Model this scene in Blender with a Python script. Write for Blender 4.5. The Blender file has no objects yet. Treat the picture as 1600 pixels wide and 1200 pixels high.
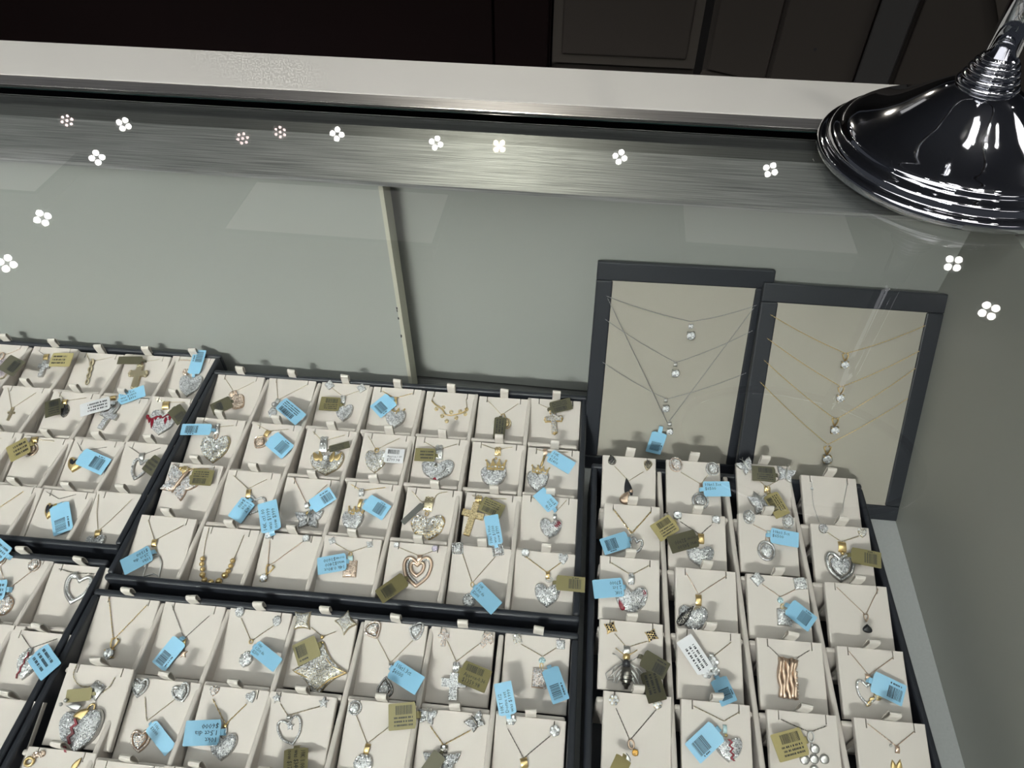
import bpy, bmesh, math, random
from math import sin, cos, pi, sqrt, radians
from mathutils import Vector as V, Matrix as Mx

random.seed(7)
S = bpy.context.scene
COL = S.collection

# ------------------------------------------------------------------ camera, world, lights, exposure
CAM = V((0.3404, -0.4397, 0.5446))
FPX = 1123.67
ROT = Mx(((0.9923, -0.0879, 0.0870), (0.1237, 0.7219, -0.6809), (-0.0029, 0.6864, 0.7272)))
cd = bpy.data.cameras.new('camera'); cam = bpy.data.objects.new('camera', cd); COL.objects.link(cam)
q = ROT.to_quaternion(); q.normalize()
cam.matrix_world = Mx.Translation(CAM) @ q.to_matrix().to_4x4()
ROT = q.to_matrix()
cd.sensor_fit = 'HORIZONTAL'; cd.sensor_width = 36.0; cd.lens = 36.0 * FPX / 1600.0
cd.clip_start = 0.01; cd.clip_end = 60
S.camera = cam
S.view_settings.view_transform = 'Standard'
S.view_settings.look = 'None'
S.view_settings.gamma = 1.0
S.view_settings.use_curve_mapping = False
S.view_settings.exposure = -0.22
S.cycles.caustics_reflective = False
wd = bpy.data.worlds.new('world'); S.world = wd; wd.use_nodes = True
wd.node_tree.nodes['Background'].inputs[0].default_value = (0.80, 0.86, 1.0, 1)
wd.node_tree.nodes['Background'].inputs[1].default_value = 0.07


def lamp(name, kind, loc, target, energy, color, **kw):
    d = bpy.data.lights.new(name, kind); d.energy = energy; d.color = color
    for k, v in kw.items(): setattr(d, k, v)
    o = bpy.data.objects.new(name, d); COL.objects.link(o)
    o.location = loc
    o.rotation_euler = (V(target) - V(loc)).to_track_quat('-Z', 'Y').to_euler()
    return o


# strip lamp standing in across the aisle for the case's LED strip (low, throws the tray shadows) and ceiling troffers over the aisle
lamp('light_strip', 'AREA', (-0.75, -2.9, 2.05), (-0.15, -0.11, 0.08), 3.7, (1.0, 0.965, 0.955), shape='RECTANGLE', size=1.6, size_y=0.10, spread=radians(19))
lamp('aisle_troffer_near', 'AREA', (-0.7, -1.2, 2.285), (-0.7, -1.2, 0), 28, (1.0, 0.985, 0.985), shape='RECTANGLE', size=2.8, size_y=1.2)
lamp('aisle_troffer_far', 'AREA', (-1.7, -2.6, 2.285), (-1.7, -2.6, 0), 37, (1.0, 0.985, 0.985), shape='RECTANGLE', size=2.8, size_y=1.2)
lamp('rear_downlight', 'SPOT', (-0.279, 3.812, 2.297), (0.10, 0.10, 0.26), 115, (1.0, 0.93, 0.80), shadow_soft_size=0.010, spot_size=radians(40), spot_blend=0.5)
lamp('counter_downlight', 'SPOT', (1.05, -0.42, 2.25), (0.50, 0.10, 0.26), 22, (1.0, 0.96, 0.90), shadow_soft_size=0.05, spot_size=radians(60), spot_blend=0.7)

# ------------------------------------------------------------------ pixel -> place helpers (frame taken as 1600 x 1200)
ZT = 0.0498                                  # height of tray dividers over the case floor
TH = radians(1.514)                          # trays sit a little skewed in the case
RZ = Mx.Rotation(TH, 3, 'Z')
GZ = 0.2615                                  # upper face of the glass


def ray(x, y): return ROT @ V(((x - 800) / FPX, -(y - 600) / FPX, -1.0))


def onplane(x, y, P, n):
    d = ray(x, y)
    return CAM + d * ((P - CAM).dot(n) / d.dot(n))


def onz(x, y, z): return onplane(x, y, V((0, 0, z)), V((0, 0, 1)))


def tray_pt(x, y, z): return RZ @ V((x, y, z))


# ------------------------------------------------------------------ materials
def mat(name, col, rough=0.5, metal=0.0, spec=0.5, bump=None, noise=None, coat=0, stretch=None, emit=None):
    m = bpy.data.materials.new(name); m.use_nodes = True
    nt = m.node_tree; b = nt.nodes['Principled BSDF']
    b.inputs['Base Color'].default_value = (*col, 1)
    b.inputs['Roughness'].default_value = rough
    b.inputs['Metallic'].default_value = metal
    b.inputs['Specular IOR Level'].default_value = spec
    if coat: b.inputs['Coat Weight'].default_value = coat
    tc = None
    if bump or noise or stretch:
        tc = nt.nodes.new('ShaderNodeTexCoord'); mp = nt.nodes.new('ShaderNodeMapping')
        nt.links.new(tc.outputs['Object'], mp.inputs[0])
        if stretch: mp.inputs['Scale'].default_value = stretch
    if noise:                               # (scale, amount)
        n = nt.nodes.new('ShaderNodeTexNoise'); n.inputs['Scale'].default_value = noise[0]; n.inputs['Detail'].default_value = 5
        nt.links.new(mp.outputs[0], n.inputs[0])
        mx = nt.nodes.new('ShaderNodeMix'); mx.data_type = 'RGBA'
        mx.inputs['A'].default_value = (*[c * (1 - noise[1]) for c in col], 1)
        mx.inputs['B'].default_value = (*[min(1, c * (1 + noise[1])) for c in col], 1)
        nt.links.new(n.outputs['Fac'], mx.inputs['Factor']); nt.links.new(mx.outputs['Result'], b.inputs['Base Color'])
    if bump:                                # (scale, distance)
        n2 = nt.nodes.new('ShaderNodeTexNoise'); n2.inputs['Scale'].default_value = bump[0]; n2.inputs['Detail'].default_value = 3
        nt.links.new(mp.outputs[0], n2.inputs[0])
        bp = nt.nodes.new('ShaderNodeBump'); bp.inputs['Strength'].default_value = 0.5; bp.inputs['Distance'].default_value = bump[1]
        nt.links.new(n2.outputs['Fac'], bp.inputs['Height']); nt.links.new(bp.outputs[0], b.inputs['Normal'])
    if emit:
        b.inputs['Emission Color'].default_value = (*col, 1); b.inputs['Emission Strength'].default_value = emit
    return m


def stone_mat(name, col, metal=0.40, rough=0.07, spread=0.58):
    m = mat(name, col, rough, metal, 0.8)
    nt = m.node_tree; b = nt.nodes['Principled BSDF']
    g = nt.nodes.new('ShaderNodeNewGeometry'); mr = nt.nodes.new('ShaderNodeMapRange')
    mr.inputs['To Min'].default_value = 1 - spread; mr.inputs['To Max'].default_value = 1 + spread
    nt.links.new(g.outputs['Random Per Island'], mr.inputs['Value'])  # random tone per stone puts the sparkle into the colour
    mx = nt.nodes.new('ShaderNodeMix'); mx.data_type = 'RGBA'; mx.blend_type = 'MULTIPLY'; mx.inputs['Factor'].default_value = 1
    mx.inputs['A'].default_value = (*col, 1)
    nt.links.new(mr.outputs['Result'], mx.inputs['B']); nt.links.new(mx.outputs['Result'], b.inputs['Base Color'])
    return m


M = dict(
    cream=mat('cream_leatherette', (0.635, 0.58, 0.54), 0.55, bump=(900, 0.00008), noise=(60, 0.02)),
    ribbon=mat('cream_ribbon', (0.69, 0.64, 0.59), 0.5, bump=(2500, 0.0001)),
    divider=mat('cream_divider', (0.615, 0.56, 0.52), 0.5, bump=(900, 0.00006)),
    tray=mat('navy_leatherette', (0.021, 0.0235, 0.031), 0.42, bump=(1400, 0.00015), noise=(300, 0.25)),
    panel=mat('cream_board', (0.40, 0.372, 0.322), 0.6, noise=(40, 0.02)),
    gold=mat('yellow_gold', (0.78, 0.58, 0.28), 0.32, 0.85),
    rose=mat('rose_gold', (0.76, 0.57, 0.44), 0.32, 0.85),
    paleg=mat('pale_gold', (0.66, 0.57, 0.40), 0.32, 0.85),
    silver=mat('white_gold', (0.66, 0.65, 0.64), 0.30, 0.85),
    chaingold=mat('fine_gold_chain', (0.50, 0.42, 0.28), 0.35, 0.85),
    chainsilver=mat('silver_chain', (0.42, 0.42, 0.43), 0.4, 0.8),
    steelg=mat('darkened_silver', (0.35, 0.33, 0.30), 0.3, 1.0),
    pave=stone_mat('white_stones', (0.74, 0.75, 0.79)),
    pavew=stone_mat('bright_stones', (0.86, 0.87, 0.90), 0.35),
    pavel=stone_mat('lavender_stones', (0.60, 0.54, 0.66)),
    paver=stone_mat('warm_stones', (0.72, 0.60, 0.52)),
    paveg=stone_mat('champagne_stones', (0.70, 0.60, 0.40)),
    black=stone_mat('black_stones', (0.035, 0.035, 0.04), 0.2),
    citrine=stone_mat('amber_stone', (0.62, 0.33, 0.06), 0.2),
    aqua=stone_mat('pale_aqua_stone', (0.50, 0.68, 0.72), 0.2),
    red=mat('red_enamel', (0.22, 0.012, 0.025), 0.2, 0.0, 0.6),
    dark=mat('dark_groove', (0.02, 0.02, 0.022), 0.5),
    blue=mat('blue_tag', (0.30, 0.58, 0.80), 0.32, noise=(150, 0.03)),
    olive=mat('olive_gold_tag', (0.27, 0.235, 0.115), 0.3, 0.25, noise=(150, 0.06)),
    dolive=mat('dark_olive_tag', (0.125, 0.115, 0.075), 0.3, 0.2, noise=(150, 0.06)),
    yellow=mat('pale_gold_tag', (0.52, 0.44, 0.21), 0.3, 0.2, noise=(150, 0.05)),
    white=mat('white_tag', (0.72, 0.72, 0.75), 0.35),
    grey=mat('grey_tag', (0.22, 0.22, 0.21), 0.3, 0.2),
    ink=mat('black_ink', (0.018, 0.022, 0.03), 0.5),
    laminate=mat('white_laminate', (0.60, 0.60, 0.555), 0.6, noise=(14, 0.03)),
    door=mat('door_laminate', (0.415, 0.425, 0.40), 0.38, noise=(9, 0.03)),
    dooredge=mat('door_edge_band', (0.62, 0.60, 0.50), 0.45),
    side=mat('side_laminate', (0.40, 0.40, 0.365), 0.42, noise=(11, 0.04)),
    floor=mat('case_floor_laminate', (0.50, 0.51, 0.52), 0.5, noise=(500, 0.10)),
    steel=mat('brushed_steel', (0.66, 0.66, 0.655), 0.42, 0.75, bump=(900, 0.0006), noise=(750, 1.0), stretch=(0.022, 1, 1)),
    steeld=mat('brushed_steel_dark', (0.30, 0.30, 0.30), 0.40, 0.9, bump=(1600, 0.0003), noise=(750, 0.6), stretch=(0.022, 1, 1)),
    bright=mat('bright_edge', (0.75, 0.76, 0.74), 0.25, 1.0),
    chrome=mat('chrome', (0.62, 0.63, 0.66), 0.05, 1.0),
    mirror=mat('mirror', (0.8, 0.8, 0.8), 0.02, 1.0),
    glassedge=mat('green_glass_edge', (0.006, 0.03, 0.026), 0.08, 0.0, 0.8),
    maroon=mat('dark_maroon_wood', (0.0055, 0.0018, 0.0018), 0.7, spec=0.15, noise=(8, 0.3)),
    taupe=mat('shaded_cabinet', (0.042, 0.036, 0.030), 0.5, noise=(6, 0.08)),  # shade over the white cabinets is put into this dark base colour
    taupel=mat('shaded_trim', (0.062, 0.055, 0.046), 0.45),
    taupeg=mat('grey_pillar', (0.048, 0.047, 0.045), 0.5),
    carpet=mat('dark_floor', (0.035, 0.033, 0.031), 0.9, noise=(60, 0.3)),
    ceil=mat('ceiling_board', (0.46, 0.46, 0.50), 0.9),
    housing=mat('lamp_housing', (0.5, 0.5, 0.5), 0.5),
    led=mat('led_lens', (1.0, 0.98, 0.93), 0.5, emit=32.0),
    ledp=mat('led_lens_pink', (1.0, 0.80, 0.78), 0.5, emit=14.0),
    ledy=mat('led_lens_warm', (1.0, 0.86, 0.62), 0.5, emit=22.0),
    troffer=mat('troffer_diffuser', (1.0, 0.98, 0.95), 0.5, emit=0.52),
    trofferb=mat('troffer_diffuser_bright', (1.0, 0.97, 0.96), 0.5, emit=3.2),
)


def glass_material():
    m = bpy.data.materials.new('clear_glass'); m.use_nodes = True; nt = m.node_tree
    nt.nodes.remove(nt.nodes['Principled BSDF']); out = nt.nodes['Material Output']
    tr = nt.nodes.new('ShaderNodeBsdfTransparent'); tr.inputs[0].default_value = (0.965, 0.985, 0.972, 1)
    gl = nt.nodes.new('ShaderNodeBsdfGlossy'); gl.inputs['Roughness'].default_value = 0.0
    lw = nt.nodes.new('ShaderNodeLayerWeight'); lw.inputs['Blend'].default_value = 0.5
    p = nt.nodes.new('ShaderNodeMath'); p.operation = 'POWER'; p.inputs[1].default_value = 5
    a = nt.nodes.new('ShaderNodeMath'); a.operation = 'MULTIPLY_ADD'; a.inputs[1].default_value = 0.94; a.inputs[2].default_value = 0.06
    nt.links.new(lw.outputs['Facing'], p.inputs[0]); nt.links.new(p.outputs[0], a.inputs[0])
    mx = nt.nodes.new('ShaderNodeMixShader')
    nt.links.new(a.outputs[0], mx.inputs[0]); nt.links.new(tr.outputs[0], mx.inputs[1]); nt.links.new(gl.outputs[0], mx.inputs[2])
    nt.links.new(mx.outputs[0], out.inputs[0])
    return m


M['glass'] = glass_material()
gc_ = bpy.data.materials.new('clear_glass_underside'); gc_.use_nodes = True
gc_.node_tree.nodes.remove(gc_.node_tree.nodes['Principled BSDF']); t__ = gc_.node_tree.nodes.new('ShaderNodeBsdfTransparent')
t__.inputs[0].default_value = (0.94, 0.96, 0.945, 1); gc_.node_tree.links.new(t__.outputs[0], gc_.node_tree.nodes['Material Output'].inputs[0])
M['glassclear'] = gc_


# ------------------------------------------------------------------ mesh builder
class MB:
    def __init__(s): s.v = []; s.f = []

    def add(s, vs, fs):
        o = len(s.v); s.v += [tuple(p) for p in vs]; s.f += [tuple(i + o for i in f) for f in fs]; return s

    def box(s, x0, x1, y0, y1, z0, z1):
        return s.add([(x0, y0, z0), (x1, y0, z0), (x1, y1, z0), (x0, y1, z0), (x0, y0, z1), (x1, y0, z1), (x1, y1, z1), (x0, y1, z1)],
                     [(0, 3, 2, 1), (4, 5, 6, 7), (0, 1, 5, 4), (1, 2, 6, 5), (2, 3, 7, 6), (3, 0, 4, 7)])

    def quadstrip(s, rings, closed=True, cap0=False, cap1=False):
        n = len(rings[0]); vs = [p for r in rings for p in r]; fs = []
        for k in range(len(rings) - 1):
            for i in range(n if closed else n - 1):
                j = (i + 1) % n
                fs.append((k * n + i, k * n + j, (k + 1) * n + j, (k + 1) * n + i))
        if cap0: fs.append(tuple(range(n - 1, -1, -1)))
        if cap1: fs.append(tuple((len(rings) - 1) * n + i for i in range(n)))
        return s.add(vs, fs)

    def tube(s, pts, r, n=6, closed=False):
        pts = [V(p) for p in pts]; m = len(pts); rings = []
        for i, p in enumerate(pts):
            a = pts[(i - 1) % m] if (closed or i > 0) else p
            b = pts[(i + 1) % m] if (closed or i < m - 1) else p
            t = (b - a)
            t = t.normalized() if t.length > 1e-9 else V((1, 0, 0))
            up = V((0, 0, 1)) if abs(t.z) < 0.9 else V((0, 1, 0))
            u = t.cross(up).normalized(); w = u.cross(t)
            rr = r[i] if isinstance(r, (list, tuple)) else r
            rings.append([p + (u * cos(2 * pi * k / n) + w * sin(2 * pi * k / n)) * rr for k in range(n)])
        if closed: rings.append(rings[0])
        return s.quadstrip(rings, True, not closed, not closed)

    def ball(s, c, r, n=8, m=5, sz=1.0):
        c = V(c); rings = []
        for k in range(1, m):
            a = pi * k / m
            rings.append([c + V((r * sin(a) * cos(2 * pi * i / n), r * sin(a) * sin(2 * pi * i / n), -r * cos(a) * sz)) for i in range(n)])
        o = len(s.v); s.quadstrip(rings)
        b = len(s.v); s.v += [tuple(c - V((0, 0, r * sz))), tuple(c + V((0, 0, r * sz)))]
        for i in range(n):
            j = (i + 1) % n
            s.f.append((b, o + j, o + i)); s.f.append((b + 1, o + (m - 2) * n + i, o + (m - 2) * n + j))
        return s

    def mesh(s, name, mt, smooth=False):
        me = bpy.data.meshes.new(name); me.from_pydata(s.v, [], s.f); me.materials.append(mt)
        if smooth: me.polygons.foreach_set('use_smooth', [True] * len(me.polygons))
        me.update(); return me

    def build(s, name, mt, parent=None, smooth=False, bevel=0, seg=2):
        me = s.mesh(name, mt, smooth)
        if bevel:
            bm = bmesh.new(); bm.from_mesh(me)
            bmesh.ops.remove_doubles(bm, verts=bm.verts, dist=1e-6)
            bmesh.ops.bevel(bm, geom=bm.edges[:], offset=bevel, segments=seg, affect='EDGES', profile=0.5)
            bm.to_mesh(me); bm.free()
        return link(name, me, parent)


def link(name, me, parent=None):
    o = bpy.data.objects.new(name, me); COL.objects.link(o)
    if parent: o.parent = parent
    return o


LABELS = {}


def tag(o, label, cat, group=None):
    n = len(label.split())
    if not 4 <= n <= 16: print('LABEL LENGTH', n, label)
    if label in LABELS: print('LABEL TWICE', label)
    LABELS[label] = 1
    o['label'] = label; o['category'] = cat
    if group: o['group'] = group
    return o


def empty(name, mw):
    o = bpy.data.objects.new(name, None); COL.objects.link(o); o.matrix_world = mw; o.empty_display_size = 0.005
    return o


def structure(o): o['kind'] = 'structure'; return o


# ------------------------------------------------------------------ the showcase shell
W = 0.631; Y1 = 0.036; Y2 = 0.0635; XL = -0.95; YF = -0.62
structure(MB().box(XL, W + 0.02, YF, 0.085, -0.02, 0.0).build('floor', M['floor']))
structure(MB().box(W, W + 0.02, YF, 0.131, 0.0005, GZ - 0.0065).build('wall_right', M['side']))
structure(MB().box(XL - 0.02, XL, YF, 0.131, 0.0, GZ - 0.0065).build('wall_left', M['side']))
structure(MB().box(XL, W + 0.02, YF - 0.02, YF, -0.02, 0.03).build('trim_front', M['steel']))
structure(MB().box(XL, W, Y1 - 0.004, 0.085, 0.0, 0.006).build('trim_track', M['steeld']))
# two sliding doors: the left one runs in the front groove
d1 = structure(MB().box(XL, 0.1760, Y1, Y1 + 0.018, 0.007, 0.2515).build('door_1', M['door']))
e = MB().box(0.1760, 0.1795, Y1, Y1 + 0.018, 0.007, 0.2515).build('edge_band', M['dooredge'], d1)
ch = MB()
for z, w_ in ((0.121, 0.0012), (0.118, 0.0009), (0.109, 0.0012), (0.0875, 0.0014), (0.0865, 0.001)):
    ch.box(0.1752, 0.1752 + w_, Y1 - 0.0002, Y1 + 0.0008, z, z + 0.0025)
c_ = ch.build('chipped_spot', M['dark'], d1); c_['kind'] = 'stuff'
structure(MB().box(0.12, W, Y2, Y2 + 0.016, 0.007, 0.2515).build('door_2', M['door']))
# steel top rail under the glass, with a step, then the channel behind the glass edge
r_ = MB()
prof = [(0.0298, 0.2535), (0.0296, 0.2500), (0.0972, 0.2500), (0.0972, 0.2535)]
r_.quadstrip([[(XL, y, z) for y, z in prof], [(W + 0.02, y, z) for y, z in prof]], True, True, True)
structure(r_.build('trim_rail', M['steel']))
structure(MB().box(XL, W + 0.02, 0.0974, 0.1335, 0.2500, 0.2531).build('trim_rail_rear', M['steeld']))  # darker steel colour stands in for the dark reflection on the rear rail
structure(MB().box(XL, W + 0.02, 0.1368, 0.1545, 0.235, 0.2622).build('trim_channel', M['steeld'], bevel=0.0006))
structure(MB().box(XL, W + 0.02, 0.1350, 0.1366, 0.235, 0.2624).build('trim_lip', M['bright']))
pane = structure(MB().box(XL - 0.02, W + 0.02, YF - 0.02, 0.1310, GZ - 0.006, GZ).build('window_top', M['glass']))
pane.data.materials.append(M['glassclear'])
for p_ in pane.data.polygons:
    if p_.normal.z < 0.5: p_.material_index = 1
structure(MB().box(XL - 0.02, W + 0.02, 0.1310, 0.1322, GZ - 0.006, GZ).build('window_edge', M['glassedge']))
structure(MB().box(XL, W + 0.02, 0.1322, 0.1330, 0.2546, GZ - 0.001).build('trim_seal', M['bright']))
# white ledge behind the case
structure(MB().box(-1.3, 1.3, 0.1550, 0.2280, 0.225, 0.2625).build('trim_ledge', M['laminate'], bevel=0.0012))
structure(MB().box(-1.3, 1.3, 0.1550, 0.2240, -0.80, 0.225).build('wall_counter', M['taupe']))
structure(MB().box(-6, 6, 0.224, 6, -0.84, -0.80).build('floor_aisle', M['carpet']))

# ------------------------------------------------------------------ back of the shop: dark cabinets
cab = empty('dark_cabinet', Mx.Translation((-0.35, 0.9, -0.79)))
tag(cab, 'tall black maroon wooden cabinet behind the white ledge at upper left', 'cabinet')
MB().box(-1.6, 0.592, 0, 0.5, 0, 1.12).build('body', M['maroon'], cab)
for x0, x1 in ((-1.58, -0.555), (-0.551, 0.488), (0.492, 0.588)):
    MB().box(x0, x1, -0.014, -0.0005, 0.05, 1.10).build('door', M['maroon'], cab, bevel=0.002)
c2 = empty('shaded_cabinet', Mx.Translation((0.375, 0.9, -0.79)))
tag(c2, 'cabinet coloured dark for shade, with a framed door, right of the maroon cabinet', 'cabinet')
MB().box(-0.131, 0.131, 0.02, 0.5, 0, 1.10).build('body', M['taupe'], c2)
MB().box(-0.131, 0.131, 0.004, 0.02, 0.0, 0.742).build('kick_panel', M['carpet'], c2)
dr = MB().box(-0.129, 0.129, 0.0, 0.02, 0.778, 1.09).build('door', M['taupel'], c2)
MB().box(-0.112, 0.112, -0.005, 0.0, 0.795, 1.08).build('door_panel', M['taupe'], dr, bevel=0.003)
# the run that turns towards the counter
a0 = V((0.5155, 0.904)); ad = V((0.935, 0.7135)) - a0; ad.normalize(); an = V((ad.y, -ad.x))
Rw = Mx(((ad.x, -an.x, 0, a0.x), (ad.y, -an.y, 0, a0.y), (0, 0, 1, -0.79), (0, 0, 0, 1)))
c3 = empty('corner_cabinet', Rw)
tag(c3, 'corner cabinet run coloured dark for shade, with tall panels behind the chrome stand', 'cabinet')
MB().box(0, 0.9, 0.012, 0.5, 0, 1.10).build('body', M['taupe'], c3)
for k, (x0, x1) in enumerate(((0.012, 0.117), (0.124, 0.258))):
    p_ = MB().box(x0, x1, 0.0, 0.0115, 0.778, 1.09).build('door', M['taupe'], c3, bevel=0.0025)
    if k == 1: MB().tube([(0.186, -0.0008, 0.850), (0.186, 0.004, 0.850)], 0.0028, 10).build('keyhole', M['dark'], p_)
MB().box(0.262, 0.312, -0.02, 0.0115, 0.0, 1.10).build('pillar', M['taupeg'], c3, bevel=0.003)
MB().box(0.318, 0.60, 0.0, 0.0115, 0.74, 1.09).build('door', M['taupe'], c3, bevel=0.0025)
MB().box(0.004, 0.9, -0.006, 0.0115, 0.752, 0.774).build('base_rail', M['taupel'], c3)
hd = MB()
hd.quadstrip([[V((0.355, y, 1.05)), V((0.365, y, 1.062)), V((0.475, y, 0.885)), V((0.465, y, 0.873))] for y in (-0.012, 0.0)], True, True, True)
hd.build('diagonal_rail', M['taupel'], c3)
structure(MB().box(-6, 6, 5.5, 5.6, -0.8, 2.3).build('wall_back', M['taupe']))
structure(MB().box(-6, 6, -6, 5.6, 2.42, 2.48).build('ceiling', M['ceil']))


# ------------------------------------------------------------------ ceiling lights mirrored in the glass
def troffer(x0, x1, y0, y1, label, mt='troffer'):
    t = empty('ceiling_troffer', Mx.Translation(((x0 + x1) / 2, (y0 + y1) / 2, 2.315)))
    tag(t, label, 'ceiling light', 'ceiling troffers')
    a, b = (x1 - x0) / 2, (y1 - y0) / 2
    MB().box(-a, a, -b, b, -0.012, -0.008).build('diffuser', M[mt], t)
    f = MB()
    for q_ in ((-a - .03, a + .03, -b - .03, -b), (-a - .03, a + .03, b, b + .03), (-a - .03, -a, -b, b), (a, a + .03, -b, b)):
        f.box(*q_, -0.02, 0)
    f.build('frame', M['housing'], t)
    MB().box(-a, a, -b, b, -0.0079, 0.105).build('housing', M['housing'], t)


troffer(-1.68, -0.50, 2.72, 3.22, 'lit rectangular ceiling troffer mirrored above the sliding door joint')
troffer(0.87, 1.78, 2.90, 3.28, 'lit rectangular ceiling troffer mirrored above the display boards')
troffer(-4.10, -2.95, 2.95, 3.42, 'lit rectangular ceiling troffer mirrored at the left edge')


def downlight(x, y, mt, n, label, rot=0.0):
    aim = (V((0.25, 0.0, 0.26)) - V((x, y, 2.3))).to_track_quat('-Z', 'Y').to_matrix().to_4x4()
    t = empty('ceiling_downlight', Mx.Translation((x, y, 2.315)) @ aim @ Mx.Rotation(rot, 4, 'Z') @ Mx.Scale(0.67, 4))
    tag(t, label, 'ceiling light', 'ceiling downlights')
    h = MB(); h.quadstrip([[(r * cos(2 * pi * k / 20), r * sin(2 * pi * k / 20), z) for k in range(20)] for r, z in ((0.06, 0.07), (0.085, 0.05), (0.085, -0.01), (0.075, -0.02))], True, True, True)
    h.build('housing', M['housing'], t)
    P = [(-.031, -.031), (.031, -.031), (.031, .031), (-.031, .031)] if n == 4 else [(0, 0)] + [(.046 * cos(k * pi / 3), .046 * sin(k * pi / 3)) for k in range(6)]
    rr = 0.0265 if n == 4 else 0.013
    for px, py in P:
        l = MB(); l.quadstrip([[(px + r * cos(2 * pi * k / 12), py + r * sin(2 * pi * k / 12), z) for k in range(12)] for r, z in ((rr, -0.0201), (rr, -0.026), (rr * .7, -0.029))], True, False, True)
        l.build('lens', mt, t)


for i, (x, y, mt, n, pl, ro) in enumerate((
        (-3.276, 3.844, 'ledp', 7, 'leftmost in the rear row, small pink dots', 0), (-2.860, 3.838, 'led', 4, 'second in the rear row', 0.1),
        (-2.812, 3.397, 'led', 4, 'below the steel rail at left', 0.6), (-2.774, 2.721, 'led', 4, 'over the left door, middle', 0.8),
        (-2.720, 2.299, 'led', 4, 'at the left picture edge', 0.1), (-1.982, 3.747, 'ledp', 7, 'first pink one on the steel rail', 0),
        (-1.765, 3.860, 'ledp', 7, 'second pink one on the steel rail', .3), (-1.379, 3.879, 'led', 4, 'white, right of the pink pair', .5),
        (-0.700, 3.839, 'led', 4, 'white, left of the warm one', .4), (-0.284, 3.846, 'ledy', 4, 'warm white at the rail middle', 0),
        (0.497, 3.800, 'led', 4, 'white, right of the warm one', .6), (1.427, 3.754, 'led', 4, 'white, nearest the chrome stand', .5),
        (2.272, 2.901, 'led', 4, 'below the chrome foot', .3), (2.334, 2.525, 'led', 4, 'on the right side wall', .1))):
    downlight(x, y, M[mt], n, 'round ceiling downlight mirrored in the glass, ' + pl, ro)

for i, (x, y, pl) in enumerate(((1.6, -0.9, 'right of the viewer'), (0.3, -1.9, 'behind the viewer'), (-1.5, -2.0, 'left behind the viewer'), (1.9, -2.2, 'far right behind the viewer'), (2.9, -0.4, 'over the far right counter'), (2.6, 0.9, 'beside the stand'), (3.3, -1.6, 'by the shop entrance'), (-2.9, -1.1, 'by the left aisle'))):
    downlight(x, y, M['led'], 4, 'round ceiling downlight mirrored only in the chrome foot, ' + pl, 0.3 * i)
troffer(0.7, 1.9, -1.9, -1.4, 'lit rectangular ceiling troffer mirrored in the chrome foot, near one', 'trofferb')
troffer(2.6, 3.8, 0.1, 0.6, 'lit rectangular ceiling troffer mirrored in the chrome foot, right one', 'trofferb')
troffer(2.5, 3.7, -3.2, -2.7, 'lit rectangular ceiling troffer mirrored in the chrome foot, far one', 'trofferb')

troffer(0.66, 0.84, -0.50, -0.05, 'lit narrow ceiling troffer mirrored high in the chrome bell', 'trofferb')
troffer(0.40, 0.66, -1.15, -0.35, 'lit narrow ceiling troffer mirrored in the chrome bell, left one', 'trofferb')
troffer(1.00, 1.26, -1.05, -0.30, 'lit narrow ceiling troffer mirrored in the chrome bell, right one', 'trofferb')
for i, x in enumerate((0.15, 0.50, 0.85, 1.25, 1.60)):
    downlight(x, -0.22, M['led'], 4, 'round ceiling downlight mirrored in the chrome bell, ' + ('first', 'second', 'third', 'fourth', 'fifth')[i] + ' from left', 0.2 * i)

# ------------------------------------------------------------------ trays (tray frame: x right, y away, turned by TH)
def make_tray(name, label, x0, x1, y0, y1, cols, rows, t=5.0, zr=0.0525):
    """x0..x1, y0..y1 outer edges in mm (tray frame); cols / rows = divider centre lines"""
    f = 0.001
    r = empty('display_tray', Mx.Rotation(TH, 4, 'Z') @ Mx.Translation((x0 * f, y0 * f, 0.0003)))
    tag(r, label, 'tray', 'navy jewellery trays')
    w, d = (x1 - x0) * f, (y1 - y0) * f; t *= f
    MB().box(0, w, 0, d, 0, 0.004).build('base', M['tray'], r)
    for q_ in ((0, w, 0, t), (0, w, d - t, d), (0, t, t, d - t), (w - t, w, t, d - t)):
        MB().box(*q_, 0.004, zr).build('wall', M['tray'], r, smooth=False, bevel=0.0019, seg=3)
    MB().box(t, w - t, t, d - t, 0.004, 0.006).build('liner', M['tray'], r)
    for cx in cols:
        x = (cx - x0) * f
        MB().box(x - 0.0019, x + 0.0019, t + 0.0005, d - t - 0.0005, 0.006, ZT).build('divider', M['divider'], r, bevel=0.0012)
    for cy in rows:
        y = (cy - y0) * f; xs = [t] + [(c - x0) * f for c in cols] + [w - t]
        for a, b in zip(xs[:-1], xs[1:]):
            MB().box(a + 0.0021, b - 0.0021, y - 0.0018, y + 0.0018, 0.006, ZT - 0.0006).build('cross_divider', M['divider'], r, bevel=0.0012)
    return r


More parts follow.
